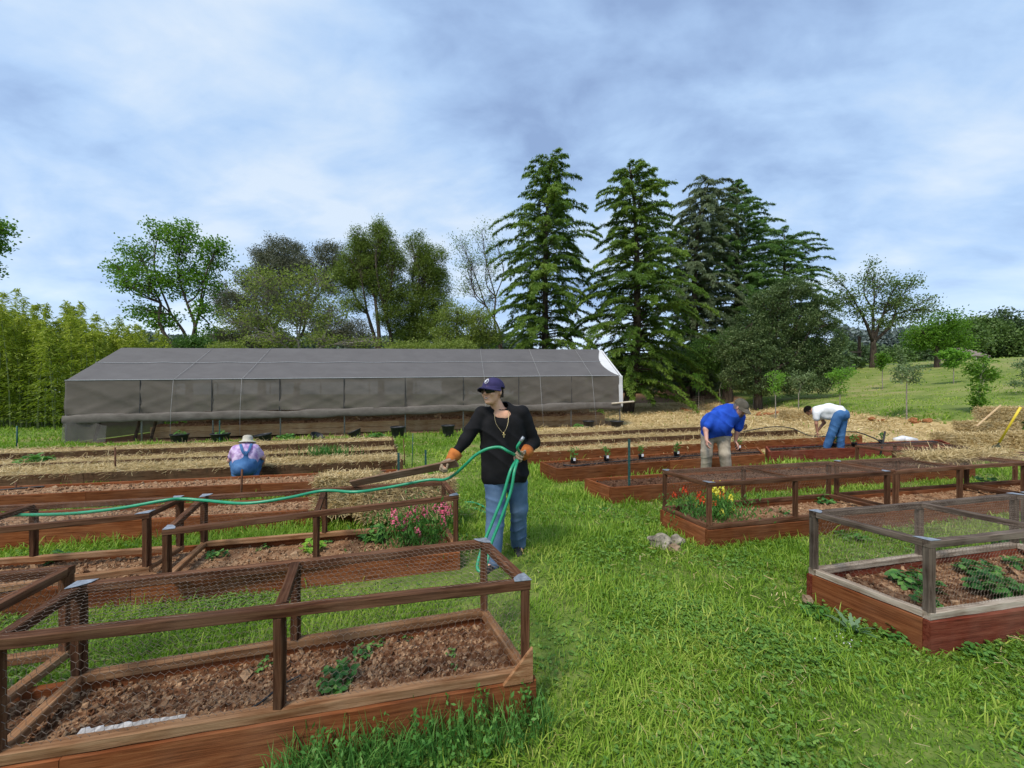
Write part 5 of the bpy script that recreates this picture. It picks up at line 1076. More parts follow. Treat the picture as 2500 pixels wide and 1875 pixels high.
# --- crouching in dungarees
def croucher():
    d0 = 6.62; x0 = (598-CX)/F*d0; o = Vector((x0, d0, 0)); zg = gz(x0, d0)
    t = thing('person', (x0, d0, zg), 'person in brimmed hat and denim dungarees crouching with back turned at straw bed', 'person')
    Rm = Euler((R(30), 0, R(170))).to_matrix(); hc = Vector((.05, .18, .745)); hp, hf = head_prims(hc, Rm, 1.0)
    s1, e1, w1 = (-.17, .08, .63), (-.27, .22, .44), (-.20, .42, .36); s2, e2, w2 = (.18, .06, .62), (.33, .10, .46), (.34, .32, .36)
    body = hp+[('c', (.02, .1, .68), tuple(hc), .06, .055, .03), ('c', (-.08, .07, .58), (.1, .07, .58), .10, .10), ('c', (-.08, 0.04, .38), (.08, 0.04, .38), .14, .14), ('c', s1, e1, .052, .044), ('c', e1, w1, .042, .03), ('c', s2, e2, .052, .044), ('c', e2, w2, .042, .03)]+hand_prims(w1, (.2, .6, -.6), (0, -.3, -1), (1, 0, 0), (.4,)*4)+hand_prims(w2, (-.2, .6, -.6), (0, -.3, -1), (-1, 0, 0), (.4,)*4)
    part('body', body, o, skin_p, t, .009, .02)
    lil = plain('tie_dye', (.34, .20, .44), (.66, .54, .74), 11, .9, .2, .005, .1, lo=.38, hi=.6)
    part('shirt', [('c', (-.11, .06, .61), (.13, .06, .61), .115, .115), ('c', (-.08, .04, .47), (.10, .04, .47), .15, .15), ('c', (-.08, .04, .54), (.1, .04, .54), .135, .135), ('c', (-.02, .09, .67), (.06, .09, .68), .08, .08), ('c', s1, np.array(s1)*.4+np.array(e1)*.6, .085, .07), ('c', s2, np.array(s2)*.4+np.array(e2)*.6, .085, .07)], o, lil, t, .009, .04, fold(.006, 10, 12))
    dn = denim('dungaree_denim', (.035, .10, .24), (.09, .20, .40))
    lg = [('e', (-.02, -.02, .33), (.215, .20, .165), None), ('c', (-.1, .0, .31), (-.19, .26, .41), .12, .095), ('c', (.10, 0, .31), (.25, .22, .43), .125, .10), ('c', (-.19, .26, .41), (-.15, .12, zg+.12), .09, .075), ('c', (.25, .22, .43), (.17, .10, zg+.12), .09, .075), ('c', (-.0, -.05, .38), (.015, -.055, .57), .115, .055), ('c', (-.10, -.03, .42), (.11, -.03, .42), .10, .10)]
    jo = part('dungarees', lg, o, dn, t, .009, .035, fold(.008, 9, 15, 1.4))
    for sx in (-1, 1):
        mb = MB(); pts = curve([o+Vector((.01, -.118, .55)), o+Vector((.01+sx*.05, -.105, .62)), o+Vector((.015+sx*.085, -.03, .715)), o+Vector((.02+sx*.10, .07, .735)), o+Vector((.02+sx*.1, .15, .67))], 24); V = []
        for p in pts: V += [list(Vector(p)-Vector((.024, 0, 0))), list(Vector(p)+Vector((0, -.006, .006))), list(Vector(p)+Vector((.024, 0, 0)))]
        mb.add(V, [(i*3+j, i*3+j+1, (i+1)*3+j+1, (i+1)*3+j) for i in range(len(pts)-1) for j in range(2)]); mb.build('strap', dn, t, smooth=True)
    for q in ((-.15, .10), (.17, .08)): part('shoe', [('c', (q[0], q[1]-.05, zg+.05), (q[0], q[1]+.14, zg+.04), .048, .042)], o, plain('tan_shoe', (.12, .10, .08), (.25, .22, .18), 8, .8), t, .01)
    hat = plain('sun_hat', (.36, .34, .28), (.50, .48, .41), 12, .9, .3, .004); mb = MB(); hm = Euler((R(-14), R(4), 0)).to_matrix()
    lathe(mb, hc+o+Vector((-.005, -.01, .03)), [(.168, -.035), (.15, -.018), (.12, -.002), (.098, .006), (.094, .05), (.088, .085), (.065, .102), (.02, .108), (.001, .108)], 30, axis=hm); mb.build('hat', hat, t, smooth=True)
    t.rotation_euler.z = -math.atan2(x0, d0); t.scale.x = .84
croucher()
# ------------------------------------------------------------ trees
def crown_tree(name, label, base, trunk_h, trunk_r, lobes, ncl, per, lsz, cs, lm, bm, group=None, cat='tree', fork=None, twigs=.6, lean=(0, 0), shell=.45, limb_r=None, lw=.5, down=0, up=.3):
    base = Vector(base); t = thing(name, base, label, cat, group); tb = MB(); lb = MB()
    top = base+Vector((lean[0], lean[1], trunk_h)); limb_r = limb_r or trunk_r*.45
    addtube(tb, curve([base-Vector((0, 0, .3)), lerp(base, top, .5)+Vector((random.uniform(-.1, .1)*trunk_h*.2, 0, 0)), top], 8), np.linspace(trunk_r*1.15, trunk_r*.75, 9)[:9], 9)
    vol = np.array([(l[3]*l[4]*l[5])**.66 for l in lobes]); vol = vol/vol.sum(); CC = []
    # a few main forks, each carrying the limbs of the lobes on its side
    srt = sorted(range(len(lobes)), key=lambda i: lobes[i][0]); K = min(4, max(1, len(lobes)//3)); forks = [srt[k*len(srt)//K:(k+1)*len(srt)//K] for k in range(K)]; fk = {}
    for grp in forks:
        mc = sum((base+Vector(lobes[i][:3]) for i in grp), Vector())/len(grp); fp = lerp(top, mc, .5)+Vector((0, random.uniform(-.2, .2), .12*(mc-top).length)); m0 = lerp(top, fp, .5)+Vector((random.uniform(-.08, .08), random.uniform(-.1, .1), .02))*(mc-top).length
        addtube(tb, curve([top-Vector((0, 0, trunk_r)), m0, fp], 8), np.linspace(limb_r*1.35, limb_r*.8, 9)[:9], 7)
        for i in grp: fk[i] = (fp, m0)
    for li_, (l, w) in enumerate(zip(lobes, vol)):
        c = base+Vector(l[:3]); r = Vector(l[3:6]); n = max(3, int(ncl*w*(l[6] if len(l) > 6 else 1))); fp, m0 = fk[li_]; s0 = fp if (c.z > m0.z) else m0
        ll = (c-s0).length; mid = lerp(s0, c, .5)+Vector((random.uniform(-.18, .18), random.uniform(-.18, .18), random.uniform(-.12, .08)))*ll
        limb = curve([s0, mid, c+Vector((random.uniform(-.2, .2)*r.x, 0, r.z*.3))], 10); addtube(tb, limb, np.linspace(limb_r*.7, limb_r*.2, len(limb)), 6)
        for k in range(n):
            d = rand_dirs(1)[0]; p = c+Vector(d*np.array([r.x, r.y, r.z])*random.uniform(.15, 1)**shell); CC.append(p)
            if random.random() < twigs:
                s = Vector(limb[random.randint(len(limb)//2, len(limb)-1)]); dl = (p-s).length; m1 = lerp(s, p, .35)+Vector((random.uniform(-.2, .2), random.uniform(-.2, .2), random.uniform(-.1, .15)))*dl; m2 = lerp(s, p, .7)+Vector((random.uniform(-.15, .15), random.uniform(-.15, .15), random.uniform(-.05, .15)))*dl
                addtube(tb, [s, m1, m2, p], [limb_r*.17, limb_r*.12, limb_r*.08, limb_r*.04], 4, cap=False)
    C0 = np.array([list(p) for p in CC]); n = len(C0)*per; ci = np.repeat(np.arange(len(C0)), per)
    C = C0[ci]+rng.normal(0, 1, (n, 3))*cs*np.array([1, 1, .75]); a = np.clip(rng.uniform(0, 1, n)*.55+rng.uniform(0, .45, len(C0))[ci], 0, 1)
    leaves(lb, C, lsz, lsz*lw, a, up, down=down)
    tb.build('trunk', bm, t, smooth=True); lb.build('crown', lm, t); return t
def plobes(D, base, L, dz=.8):                        # lobes given in photo pixels, turned into metres at the tree's distance
    out = []
    for l in L:
        px, py, rx, ry = l[:4]; p = PD(px, py, D); r = rx*D/F
        out.append((p.x-base[0], random.uniform(-.3, .3)*r, p.z-base[2], r, r*dz, ry*D/F)+tuple(l[4:5]))
    return out
def cedar(label, px, D, top, bottom, prof, nb, seed, lm, group, trunk_foot=None, density=1.0, lenj=.3, tr=.28, droop=1.0, leader=(0, 0)):
    random.seed(seed); X = (px-CX)/F*D; zt = H-(top-HY)*D/F; zb = H-(bottom-HY)*D/F; gb = gz(X, D); base = Vector((X, D, gb)); t = thing('cedar_tree', base, label, 'conifer', group); tb = MB(); lb = MB()
    foot = base if trunk_foot is None else Vector(((trunk_foot-CX)/F*D, D, gb)); HH = zt-gb
    ax = lambda u: Vector((lerp(foot.x, X, min(1, u*3))+leader[0]*u**6, D, gb-.3+(HH+.3)*u))
    addtube(tb, [ax(u) for u in np.linspace(0, 1, 14)], [tr*(1-.93*u)+.02 for u in np.linspace(0, 1, 14)], 9)
    P = []; Dr = []; A = []
    for b in range(nb):
        u = max(0, (b+random.uniform(-.4, .4))/nb); zz = zb+(zt-zb)*u**.92; uu = (zz-zb)/(zt-zb)
        rad = np.interp(uu, [p[0] for p in prof], [p[1] for p in prof])*D/F; L = rad*random.uniform(1-lenj*1.6, 1+lenj*.7); az = b*2.39996+random.uniform(-.3, .3)
        s = ax((zz-gb)/HH); dh = Vector((math.cos(az), math.sin(az), 0)); sd_ = Vector((-dh.y, dh.x, 0)); rise = random.uniform(.06, .30)+.30*uu; pts = []
        K = 9
        for k in range(K):
            v = k/(K-1); pts.append(s+dh*L*v+Vector((0, 0, L*(rise*v-(.38+.1*(1-uu))*droop*v*v*v-.08*v)))+sd_*L*.06*math.sin(v*3+b))
        addtube(tb, pts, np.linspace(max(.02, .05*tr/.28*(1-.6*uu)), .008, K), 4, cap=False)
        m = int((10+L*18)*density); ab = random.uniform(0, .45)
        for k in range(m):
            v = random.uniform(.10, 1)**.8; i = min(K-2, int(v*(K-1))); p = lerp(pts[i], pts[i+1], v*(K-1)-i); sg = random.choice((-1, 1)); tl = (.20*L*(1-v)**.8+.16)*random.uniform(.5, 1.15)
            td = (dh*random.uniform(.3, 1.0)+sd_*sg*random.uniform(.5, 1.1)+Vector((0, 0, random.uniform(-.08, .14)))).normalized(); q = int(4+tl*7)
            for j in range(q):
                w = (j+random.random())/q; c = p+td*tl*w+Vector((0, 0, -.30*droop*tl*w*w)); P.append((c.x, c.y, c.z)); e = td*.7+sd_*random.uniform(-.7, .7)+Vector((0, 0, -.15-.75*w*droop)); Dr.append((e.x, e.y, e.z)); A.append(ab+random.uniform(0, .35)+.2*w)
    P = np.array(P); Dr = np.array(Dr); Dr /= np.linalg.norm(Dr, axis=1)[:, None]; n = len(P)
    P2 = np.concatenate([P, P+rng.normal(0, .045, (n, 3))]); D2 = np.concatenate([Dr, Dr+rng.normal(0, .35, (n, 3))])
    D2 /= np.linalg.norm(D2, axis=1)[:, None]; leaves(lb, P2, .22, .042, np.clip(np.concatenate([A, A]), 0, 1), .5, dirs=D2)
    tb.build('trunk', MT['bark'], t, smooth=True); lb.build('crown', lm, t); return t
ced = leafmat('cedar_green', (.028, .070, .010), (.10, .18, .022), (.25, .35, .045), .35, nscale=.35); ced2 = leafmat('cedar_dark', (.025, .070, .013), (.075, .16, .028), (.17, .28, .05), .3, nscale=.35); cedg = leafmat('cedar_grey', (.040, .070, .028), (.11, .15, .07), (.20, .24, .12), .25, nscale=.35)
GCD = 'tall drooping cedars behind the shade house'
cedar('tall green cedar rising from behind the middle right of the shade house', 1331, 25, 388, 905, [(0, 130), (.12, 140), (.35, 150), (.55, 140), (.7, 118), (.82, 85), (.93, 64), (1, 40)], 185, 1, ced, GCD, tr=.30, leader=(.5, 0))
cedar('tall green cedar at the right end of the shade house, its low trunk bare', 1556, 24, 408, 950, [(0, 165), (.15, 185), (.35, 180), (.5, 145), (.62, 118), (.75, 100), (.87, 88), (.95, 55), (1, 30)], 210, 2, ced, GCD, trunk_foot=1532, tr=.36, leader=(-.5, 0))
cedar('dull grey green cedar between the second cedar and the darkest one', 1695, 30, 445, 930, [(0, 110), (.3, 120), (.6, 105), (.8, 90), (.93, 75), (1, 48)], 180, 3, cedg, GCD, tr=.36, density=1.15, droop=1.5, leader=(1.2, 0))
cedar('dark green cedar with the narrow spire above the round bushy tree', 1800, 32, 440, 900, [(0, 150), (.25, 160), (.5, 145), (.66, 120), (.78, 100), (.85, 50), (.95, 26), (1, 8)], 200, 4, ced2, GCD, tr=.38, lenj=.2)
cedar('dark cedar with the flat broad top, rightmost of them', 1915, 34, 572, 900, [(0, 110), (.35, 110), (.7, 90), (.9, 75), (1, 60)], 120, 6, ced2, GCD, tr=.3, lenj=.15)
random.seed(9)
# round evergreen oak
oak = leafmat('olive_oak', (.030, .058, .020), (.09, .14, .048), (.23, .29, .12), .22, nscale=.5)
D = 22; b = (PD(1850, 900, D).x, D, gz(PD(1850, 900, D).x, D))
crown_tree('evergreen_oak', 'round dense grey green bushy tree in front of the dark cedars', b, 1.6, .22, plobes(D, b, [(1830, 800, 42, 40), (1880, 740, 42, 36), (1925, 710, 40, 26), (1965, 735, 38, 34), (2005, 770, 36, 38), (2025, 830, 30, 40), (1985, 810, 36, 36), (1940, 785, 42, 36), (1885, 810, 42, 42), (1790, 850, 36, 44), (1835, 870, 42, 44), (1890, 890, 42, 44), (1945, 860, 40, 42), (2000, 890, 40, 46), (2040, 900, 26, 38), (1850, 935, 50, 26), (1930, 935, 50, 26), (1790, 910, 32, 36), (1995, 940, 34, 18)], .95), 1900, 42, .12, .13, oak, MT['bark'], shell=.18, twigs=.1, lw=.45, up=.6)
D = 26; b = (PD(1777, 900, D).x, D, gz(PD(1777, 900, D).x, D)); 
crown_tree('shade_tree', 'dark trunked tree standing in deep shade left of the round bushy tree', b, 2.6, .33, plobes(D, b, [(1740, 860, 60, 40), (1800, 850, 55, 50), (1700, 880, 40, 30)]), 300, 60, .13, .25, ced2, MT['bark'], shell=.4)
# broadleaf trees
maple = leafmat('maple_green', (.04, .105, .010), (.10, .215, .018), (.21, .36, .045), .4, nscale=.5); olive = leafmat('olive_green', (.045, .075, .012), (.12, .175, .026), (.25, .33, .055), .32, nscale=.4); dul = leafmat('dull_green', (.05, .062, .038), (.11, .12, .075), (.20, .20, .12), .2, nscale=.5); yg = leafmat('yellow_green', (.10, .14, .03), (.20, .26, .05), (.32, .38, .10), .4, nscale=.8); pale = leafmat('pale_new_green', (.09, .14, .045), (.16, .24, .08), (.26, .34, .13), .4, nscale=.8)
D = 23; b = (PD(462, 900, D).x, D, gz(PD(462, 900, D).x, D))
crown_tree('maple_tree', 'bright green open maple rising behind the left end of the shade house', b, 3.6, .2, plobes(D, b, [(440, 590, 55, 55), (385, 560, 28, 30), (515, 620, 40, 40), (330, 620, 40, 38), (290, 655, 28, 18), (370, 690, 60, 38), (440, 680, 55, 50), (500, 690, 35, 40), (345, 760, 45, 22), (400, 785, 42, 22), (505, 760, 30, 35), (510, 810, 22, 12), (305, 700, 24, 14), (535, 605, 22, 22)]), 560, 24, .135, .21, maple, MT['bark'], twigs=.9, shell=.5, lw=.8, limb_r=.085)
D = 31; b = (PD(640, 900, D).x, D, gz(PD(640, 900, D).x, D))
crown_tree('eucalyptus_tree', 'grey green tree with rounded dusky lobes behind the blossoming one', b, 3, .35, plobes(D, b, [(675, 615, 65, 38), (620, 680, 45, 40), (545, 725, 28, 38), (700, 660, 75, 45), (805, 625, 42, 35), (600, 760, 55, 45), (640, 820, 60, 40), (700, 740, 60, 40), (815, 680, 45, 45), (560, 830, 45, 25), (870, 820, 40, 40), (805, 800, 50, 40)]), 1300, 75, .16, .25, dul, MT['bark'], twigs=.3, shell=.4, lw=.35)
D = 22; b = (PD(725, 900, D).x, D, gz(PD(725, 900, D).x, D))
crown_tree('fruit_tree', 'twiggy old fruit tree with sparse yellow green leaves', b, 2.3, .2, plobes(D, b, [(660, 700, 75, 45), (760, 690, 65, 45), (620, 770, 65, 40), (720, 770, 80, 45), (800, 760, 50, 45), (670, 830, 80, 25), (560, 790, 30, 30), (790, 830, 50, 20), (900, 835, 50, 12)]), 760, 14, .13, .22, yg, MT['pale_bark'], twigs=1, shell=.6, limb_r=.09, lw=.6)
D = 27; b = (PD(930, 900, D).x, D, gz(PD(930, 900, D).x, D))
crown_tree('cypress_oak', 'large olive green tree with feathery upright crown, left of its twin', b, 3.0, .26, plobes(D, b, [(925, 590, 38, 48), (870, 620, 40, 40), (960, 630, 32, 50), (850, 670, 45, 35), (905, 670, 50, 55), (950, 710, 45, 40), (880, 590, 20, 30), (930, 560, 18, 25), (870, 740, 38, 26, .6), (955, 770, 40, 30)]), 1000, 60, .15, .22, olive, MT['bark'], twigs=.9, shell=.4, lw=.3, limb_r=.13)
b = (PD(1000, 900, D+1).x, D+1, gz(PD(1000, 900, D+1).x, D+1))
crown_tree('cypress_oak', 'olive green feathery tree, slightly lower twin on the right', b, 3.0, .24, plobes(D+1, b, [(1025, 610, 26, 42), (1060, 640, 32, 45), (1035, 680, 42, 45), (1075, 690, 28, 35), (1010, 740, 42, 50), (1065, 740, 38, 40), (1000, 810, 55, 40), (1060, 800, 50, 40), (1000, 590, 12, 20)]), 900, 60, .15, .22, olive, MT['bark'], twigs=.8, shell=.4, lw=.3, limb_r=.13)
D = 27; b = (PD(1225, 900, D).x, D, gz(PD(1225, 900, D).x, D))
crown_tree('young_tree', 'slender sparse tree with pale new leaves left of the tall cedar', b, 4.2, .13, plobes(D, b, [(1125, 590, 32, 30), (1180, 570, 26, 40), (1145, 640, 40, 35), (1190, 650, 35, 45), (1150, 700, 45, 35), (1195, 730, 35, 40), (1165, 770, 40, 25), (1215, 610, 20, 35)]), 330, 11, .12, .22, pale, MT['bark'], twigs=1, shell=.6, limb_r=.07, lw=.6)
D = 24; b = (PD(1140, 900, D).x, D, gz(PD(1140, 900, D).x, D))
crown_tree('thicket_tree', 'low brown twiggy tree with yellow green leaves between the feathery trees and cedar', b, 1.8, .15, plobes(D, b, [(1110, 770, 45, 35), (1170, 790, 45, 35), (1090, 820, 45, 25), (1150, 830, 50, 25), (1190, 820, 35, 30)]), 460, 26, .13, .2, yg, MT['bark'], twigs=1, shell=.5, lw=.5)
D = 20; b = (PD(-60, 900, D).x, D, gz(-28, D))
crown_tree('roadside_tree', 'dark leafy branches reaching in from the left photo edge', b, 4.5, .3, plobes(D, b, [(-12, 555, 36, 20), (-14, 598, 26, 18), (-50, 570, 40, 50), (-24, 655, 18, 10), (-70, 650, 40, 40)]), 300, 16, .15, .2, maple, MT['bark'], twigs=1, lw=.8)
b0 = GP(2132, 897); D = b0.y; k_ = D/27
crown_tree('walnut_tree', 'spreading open crowned tree with thick forked trunk on the grassy slope', b0, 2.0*k_, .20*k_, plobes(D, b0, [(2065, 725, 40, 26), (2130, 690, 36, 34), (2045, 690, 20, 18), (2200, 735, 40, 26), (2225, 690, 20, 18), (2160, 745, 35, 20), (2090, 765, 30, 18), (2250, 762, 36, 18), (2200, 780, 35, 14), (2125, 648, 14, 12), (2277, 730, 14, 12), (2150, 790, 50, 10), (2190, 700, 25, 20)]), 430, 17, .15*k_, .27*k_, leafmat('walnut_green', (.05, .085, .022), (.11, .17, .045), (.19, .27, .08), .35, nscale=.3), MT['bark'], twigs=1, shell=.5, limb_r=.085*k_, lw=.6)
b0 = GP(2288, 897); D = b0.y; k_ = D/27
crown_tree('walnut_tree', 'round leafy tree with short dark trunk, right of the spreading one', b0, 1.1*k_, .17*k_, plobes(D, b0, [(2290, 820, 50, 30), (2330, 805, 40, 28), (2250, 815, 36, 26), (2300, 785, 34, 20), (2335, 840, 30, 18), (2260, 840, 30, 16)]), 300, 24, .17*k_, .28*k_, maple, MT['bark'], twigs=.8, shell=.4, limb_r=.09*k_)
# wood beyond the slope
wl = leafmat('wood_green', (.04, .075, .02), (.09, .155, .035), (.15, .23, .06), .2, nscale=.08); wd_ = leafmat('wood_dark', (.028, .052, .02), (.06, .10, .035), (.10, .155, .055), .15, nscale=.08)
GW = 'trees in the wood beyond the slope'
for k, (px, py, rx, ry, D, m, lb) in enumerate(((2350, 790, 50, 45, 78, wl, 'mid green tree in the wood, right above the round leafy tree'), (2400, 780, 45, 55, 82, wl, 'mid green tree in the wood just above the hut roof'), (2452, 775, 48, 65, 85, wd_, 'tallest dark green tree in the wood at the right'), (2505, 800, 40, 70, 80, wl, 'mid green tree of the wood cut by the photo edge'), (2490, 852, 34, 22, 84, leafmat('reddish', (.08, .06, .02), (.18, .12, .04), tr=.2), 'rust tinted low tree at the right edge of the wood'), (2240, 850, 55, 35, 80, wd_, 'dark tree of the wood behind the spreading tree trunk'), (2180, 850, 45, 30, 80, wl, 'mid green tree of the wood between the two slope trees'), (2120, 860, 45, 28, 82, wd_, 'dark tree of the wood left of the spreading tree trunk'), (2085, 845, 30, 35, 75, wd_, 'dark tree of the wood beside the utility pole'), (2420, 835, 50, 28, 84, wd_, 'dark low tree right behind the hut'), (2340, 855, 35, 25, 84, wl, 'mid green low tree left behind the hut'))):
    p = PD(px, py, D); b = Vector((p.x, D, gz(p.x, D)))
    crown_tree('wood_tree', lb, b, 3, .4, plobes(D, b, [(px+random.uniform(-.5, .5)*rx, py+28+random.uniform(-.4, .6)*ry, rx*.55, ry*.5) for _ in range(6)]+[(px, py+28+ry*.3, rx*.8, ry*.6)]), 330, 30, .55, .8, m, MT['bark'], GW, twigs=0, shell=.35, lw=.6)
def ridge_line(name, label, px0, px1, ytop, D, m, amp, n, lsz, zdrop):
    mb = MB(); xs = rng.uniform(px0, px1, n); v = rng.uniform(0, 1, n)**.6; dd = D+rng.uniform(-6, 10, n)
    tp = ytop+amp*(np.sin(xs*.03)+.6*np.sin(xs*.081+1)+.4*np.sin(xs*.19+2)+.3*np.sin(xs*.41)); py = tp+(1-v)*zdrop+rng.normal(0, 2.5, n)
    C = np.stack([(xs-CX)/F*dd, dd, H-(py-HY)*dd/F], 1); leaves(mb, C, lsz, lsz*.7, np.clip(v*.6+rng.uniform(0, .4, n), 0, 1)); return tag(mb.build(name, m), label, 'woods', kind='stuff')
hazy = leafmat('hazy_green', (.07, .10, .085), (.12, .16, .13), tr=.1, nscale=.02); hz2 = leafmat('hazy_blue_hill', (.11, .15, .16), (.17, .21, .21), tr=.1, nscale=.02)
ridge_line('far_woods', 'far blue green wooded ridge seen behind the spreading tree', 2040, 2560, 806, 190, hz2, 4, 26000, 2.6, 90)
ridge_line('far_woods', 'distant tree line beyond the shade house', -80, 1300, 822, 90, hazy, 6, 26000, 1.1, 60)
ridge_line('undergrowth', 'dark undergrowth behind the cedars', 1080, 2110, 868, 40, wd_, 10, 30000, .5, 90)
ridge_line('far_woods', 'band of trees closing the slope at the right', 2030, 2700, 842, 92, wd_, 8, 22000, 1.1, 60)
# shrubs behind the shade house
for k, (px, py, rx, ry, lb) in enumerate(((470, 840, 40, 16, 'dark shrub at the foot of the open maple'), (560, 855, 35, 12, 'yellow green shrub behind the shade house ridge, left'), (1000, 850, 60, 16, 'yellow green shrub behind the ridge under the feathery trees'), (1110, 855, 60, 18, 'green shrub behind the ridge left of the tall cedar'))):
    D = 20.5; p = PD(px, py, D); b = Vector((p.x, D, gz(p.x, D)))
    crown_tree('shrub', lb, b, 1.2, .06, plobes(D, b, [(px, py, rx, ry), (px+rx*.4, py+8, rx*.5, ry), (px-rx*.4, py+10, rx*.5, ry)]), 150, 40, .12, .2, ced2 if 'dark' in lb else yg, MT['bark'], twigs=.6)
# bamboo
bam = leafmat('bamboo_leaves', (.04, .09, .010), (.20, .27, .022), (.52, .56, .08), .4, nscale=.25)
t = thing('bamboo_hedge', (-21, 17.5, 0), 'tall feathery yellow green bamboo thicket at the left photo edge', 'bamboo'); lb = MB(); cb = MB(); C = []; Dd = []; A = []
tops = [(-60, 735), (0, 712), (30, 705), (60, 745), (95, 735), (130, 770), (175, 728), (200, 745), (225, 765), (262, 768), (290, 772), (320, 790), (350, 800), (385, 812), (410, 830)]
for k in range(215):
    px = random.uniform(-120, 412); D = random.uniform(16.5, 22) if px < 250 else random.uniform(18.5, 22); ty = np.interp(px, [a for a, b in tops], [b for a, b in tops])+(abs(random.gauss(0, 8)) if k % 5 == 0 else 34+abs(random.gauss(0, 26))); x = (px-CX)/F*D; z0 = gz(x, D); zt = H-(ty-HY)*D/F
    bend = random.uniform(-.5, .5); f = lambda u: Vector((x+bend*u*u, D-random.uniform(0, .05), z0+(zt-z0)*u)); addtube(cb, [f(u) for u in (0, .3, .6, .85, 1)], [.03, .028, .02, .01, .004], 4, .5, cap=False)
    for j in range(int(36+(zt-z0)*13)):
        u = random.uniform(.02, 1)**.75; L = (1.0*(1-u)**.7+.07)*random.uniform(.5, 1.2); az = random.uniform(0, 6.28); p = f(u); d = Vector((math.cos(az), math.sin(az), .45))
        for q in range(7): w = (q+.5)/7; c = p+d*L*w+Vector((0, 0, -.35*L*w*w)); C.append((c.x, c.y, c.z)); e = d*.6+Vector((random.uniform(-.6, .6), random.uniform(-.6, .6), -.6)); Dd.append((e.x, e.y, e.z)); A.append(min(1, max(0, .62*u+random.uniform(0, .38))))  # leaf tone rises with height, light on the tops put into the colour
Dd = np.array(Dd); Dd /= np.linalg.norm(Dd, axis=1)[:, None]; leaves(lb, np.array(C)+rng.normal(0, .05, (len(C), 3)), .19, .04, np.array(A), .3, dirs=Dd); cb.build('culms', plain('culm', (.08, .12, .03), (.2, .22, .08), 5, .5), t); lb.build('foliage', bam, t)
# orchard saplings
GS = 'young fruit trees in the straw yard and on the slope'
def sapling(base_px, base_py, crown, lb, lm=maple, tr=.022, n=60, per=10, lsz=.085, stem=None, wire=False):
    b = GP(base_px, base_py); D = b.y; lo = plobes(D, b, crown); h = max(.3, min(l[2]-l[5]*.8 for l in lo)) if stem is None else stem
    t = crown_tree('sapling', lb, b, h, tr, lo, n, per, lsz, .09, lm, MT['pale_bark'], GS, 'young tree', twigs=1, limb_r=tr*.5, shell=.6, lw=.6)
    if wire:
        mb = MB()
        for k in range(12): a = k*math.pi/6; addtube(mb, [b+Vector((.3*math.cos(a), .3*math.sin(a), 0)), b+Vector((.3*math.cos(a), .3*math.sin(a), .9))], .004, 3)
        for zz in np.linspace(.1, .9, 7): addtube(mb, [b+Vector((.3*math.cos(a), .3*math.sin(a), zz)) for a in np.linspace(0, 6.2832, 17)], .004, 3)
        tag(mb.build('wire_guard', MT['wire'], None, loc=b), 'wire mesh guard round the leftmost sapling', 'tree guard')
lim = leafmat('lime_green', (.07, .17, .02), (.15, .32, .035), (.26, .46, .07), .4); sg = leafmat('silver_green', (.09, .14, .06), (.16, .23, .10), (.25, .33, .16), .3)
sapling(1706, 1003, [(1705, 925, 16, 22), (1708, 945, 12, 12)], 'leafy sapling in a wire guard, leftmost of the young trees', lim, wire=True)
sapling(1757, 992, [(1757, 915, 14, 18), (1770, 940, 12, 12)], 'sapling with a white trunk tag just above the blue shirted back', maple)
sapling(1893, 1022, [(1895, 920, 22, 20), (1890, 950, 15, 18)], 'lime green sapling with a white guard, right of the cap', lim)
sapling(1950, 1000, [(1950, 925, 22, 20), (1958, 950, 12, 14), (1975, 920, 10, 14)], 'slender silvery sapling behind the hay bale', sg)
sapling(2051, 1008, [(2050, 912, 28, 16), (2035, 915, 14, 10), (2050, 940, 16, 22), (2080, 905, 12, 12)], 'lime green bushy topped sapling above the white shirted back', lim, n=100)
sapling(2155, 950, [(2155, 875, 16, 14), (2152, 890, 9, 14)], 'small leafy sapling halfway up the slope beneath the spreading tree', maple, lsz=.14)
sapling(2214, 1022, [(2215, 905, 26, 14), (2195, 925, 14, 14), (2230, 925, 14, 14), (2185, 905, 10, 8)], 'tall thin stemmed sapling ringed by orange clods', sg, n=90)
sapling(2329, 938, [(2325, 865, 22, 12), (2350, 868, 16, 10), (2330, 885, 16, 12)], 'fan shaped bright sapling on the upper slope by the hut', lim, lsz=.14, n=110, per=18)
sapling(2386, 1008, [(2385, 960, 14, 40), (2380, 900, 16, 22), (2415, 915, 24, 18), (2400, 880, 12, 12), (2385, 990, 12, 16)], 'tall bushy sapling left of the hay stack, leafy to the ground', maple, n=150, per=13, lsz=.09)
sapling(2520, 960, [(2500, 890, 18, 14), (2490, 935, 20, 8), (2520, 920, 20, 20)], 'branchy sapling cut by the right photo edge', sg, n=110)
sapling(2203, 935, [(2203, 885, 8, 25), (2195, 860, 5, 14)], 'thin straggly sapling left of the upper slope, with a bare tip', sg, n=50, lsz=.12)
sapling(1840, 992, [(1838, 925, 12, 32)], 'narrow dark sapling in front of the round bushy tree', ced2, n=70, per=20)
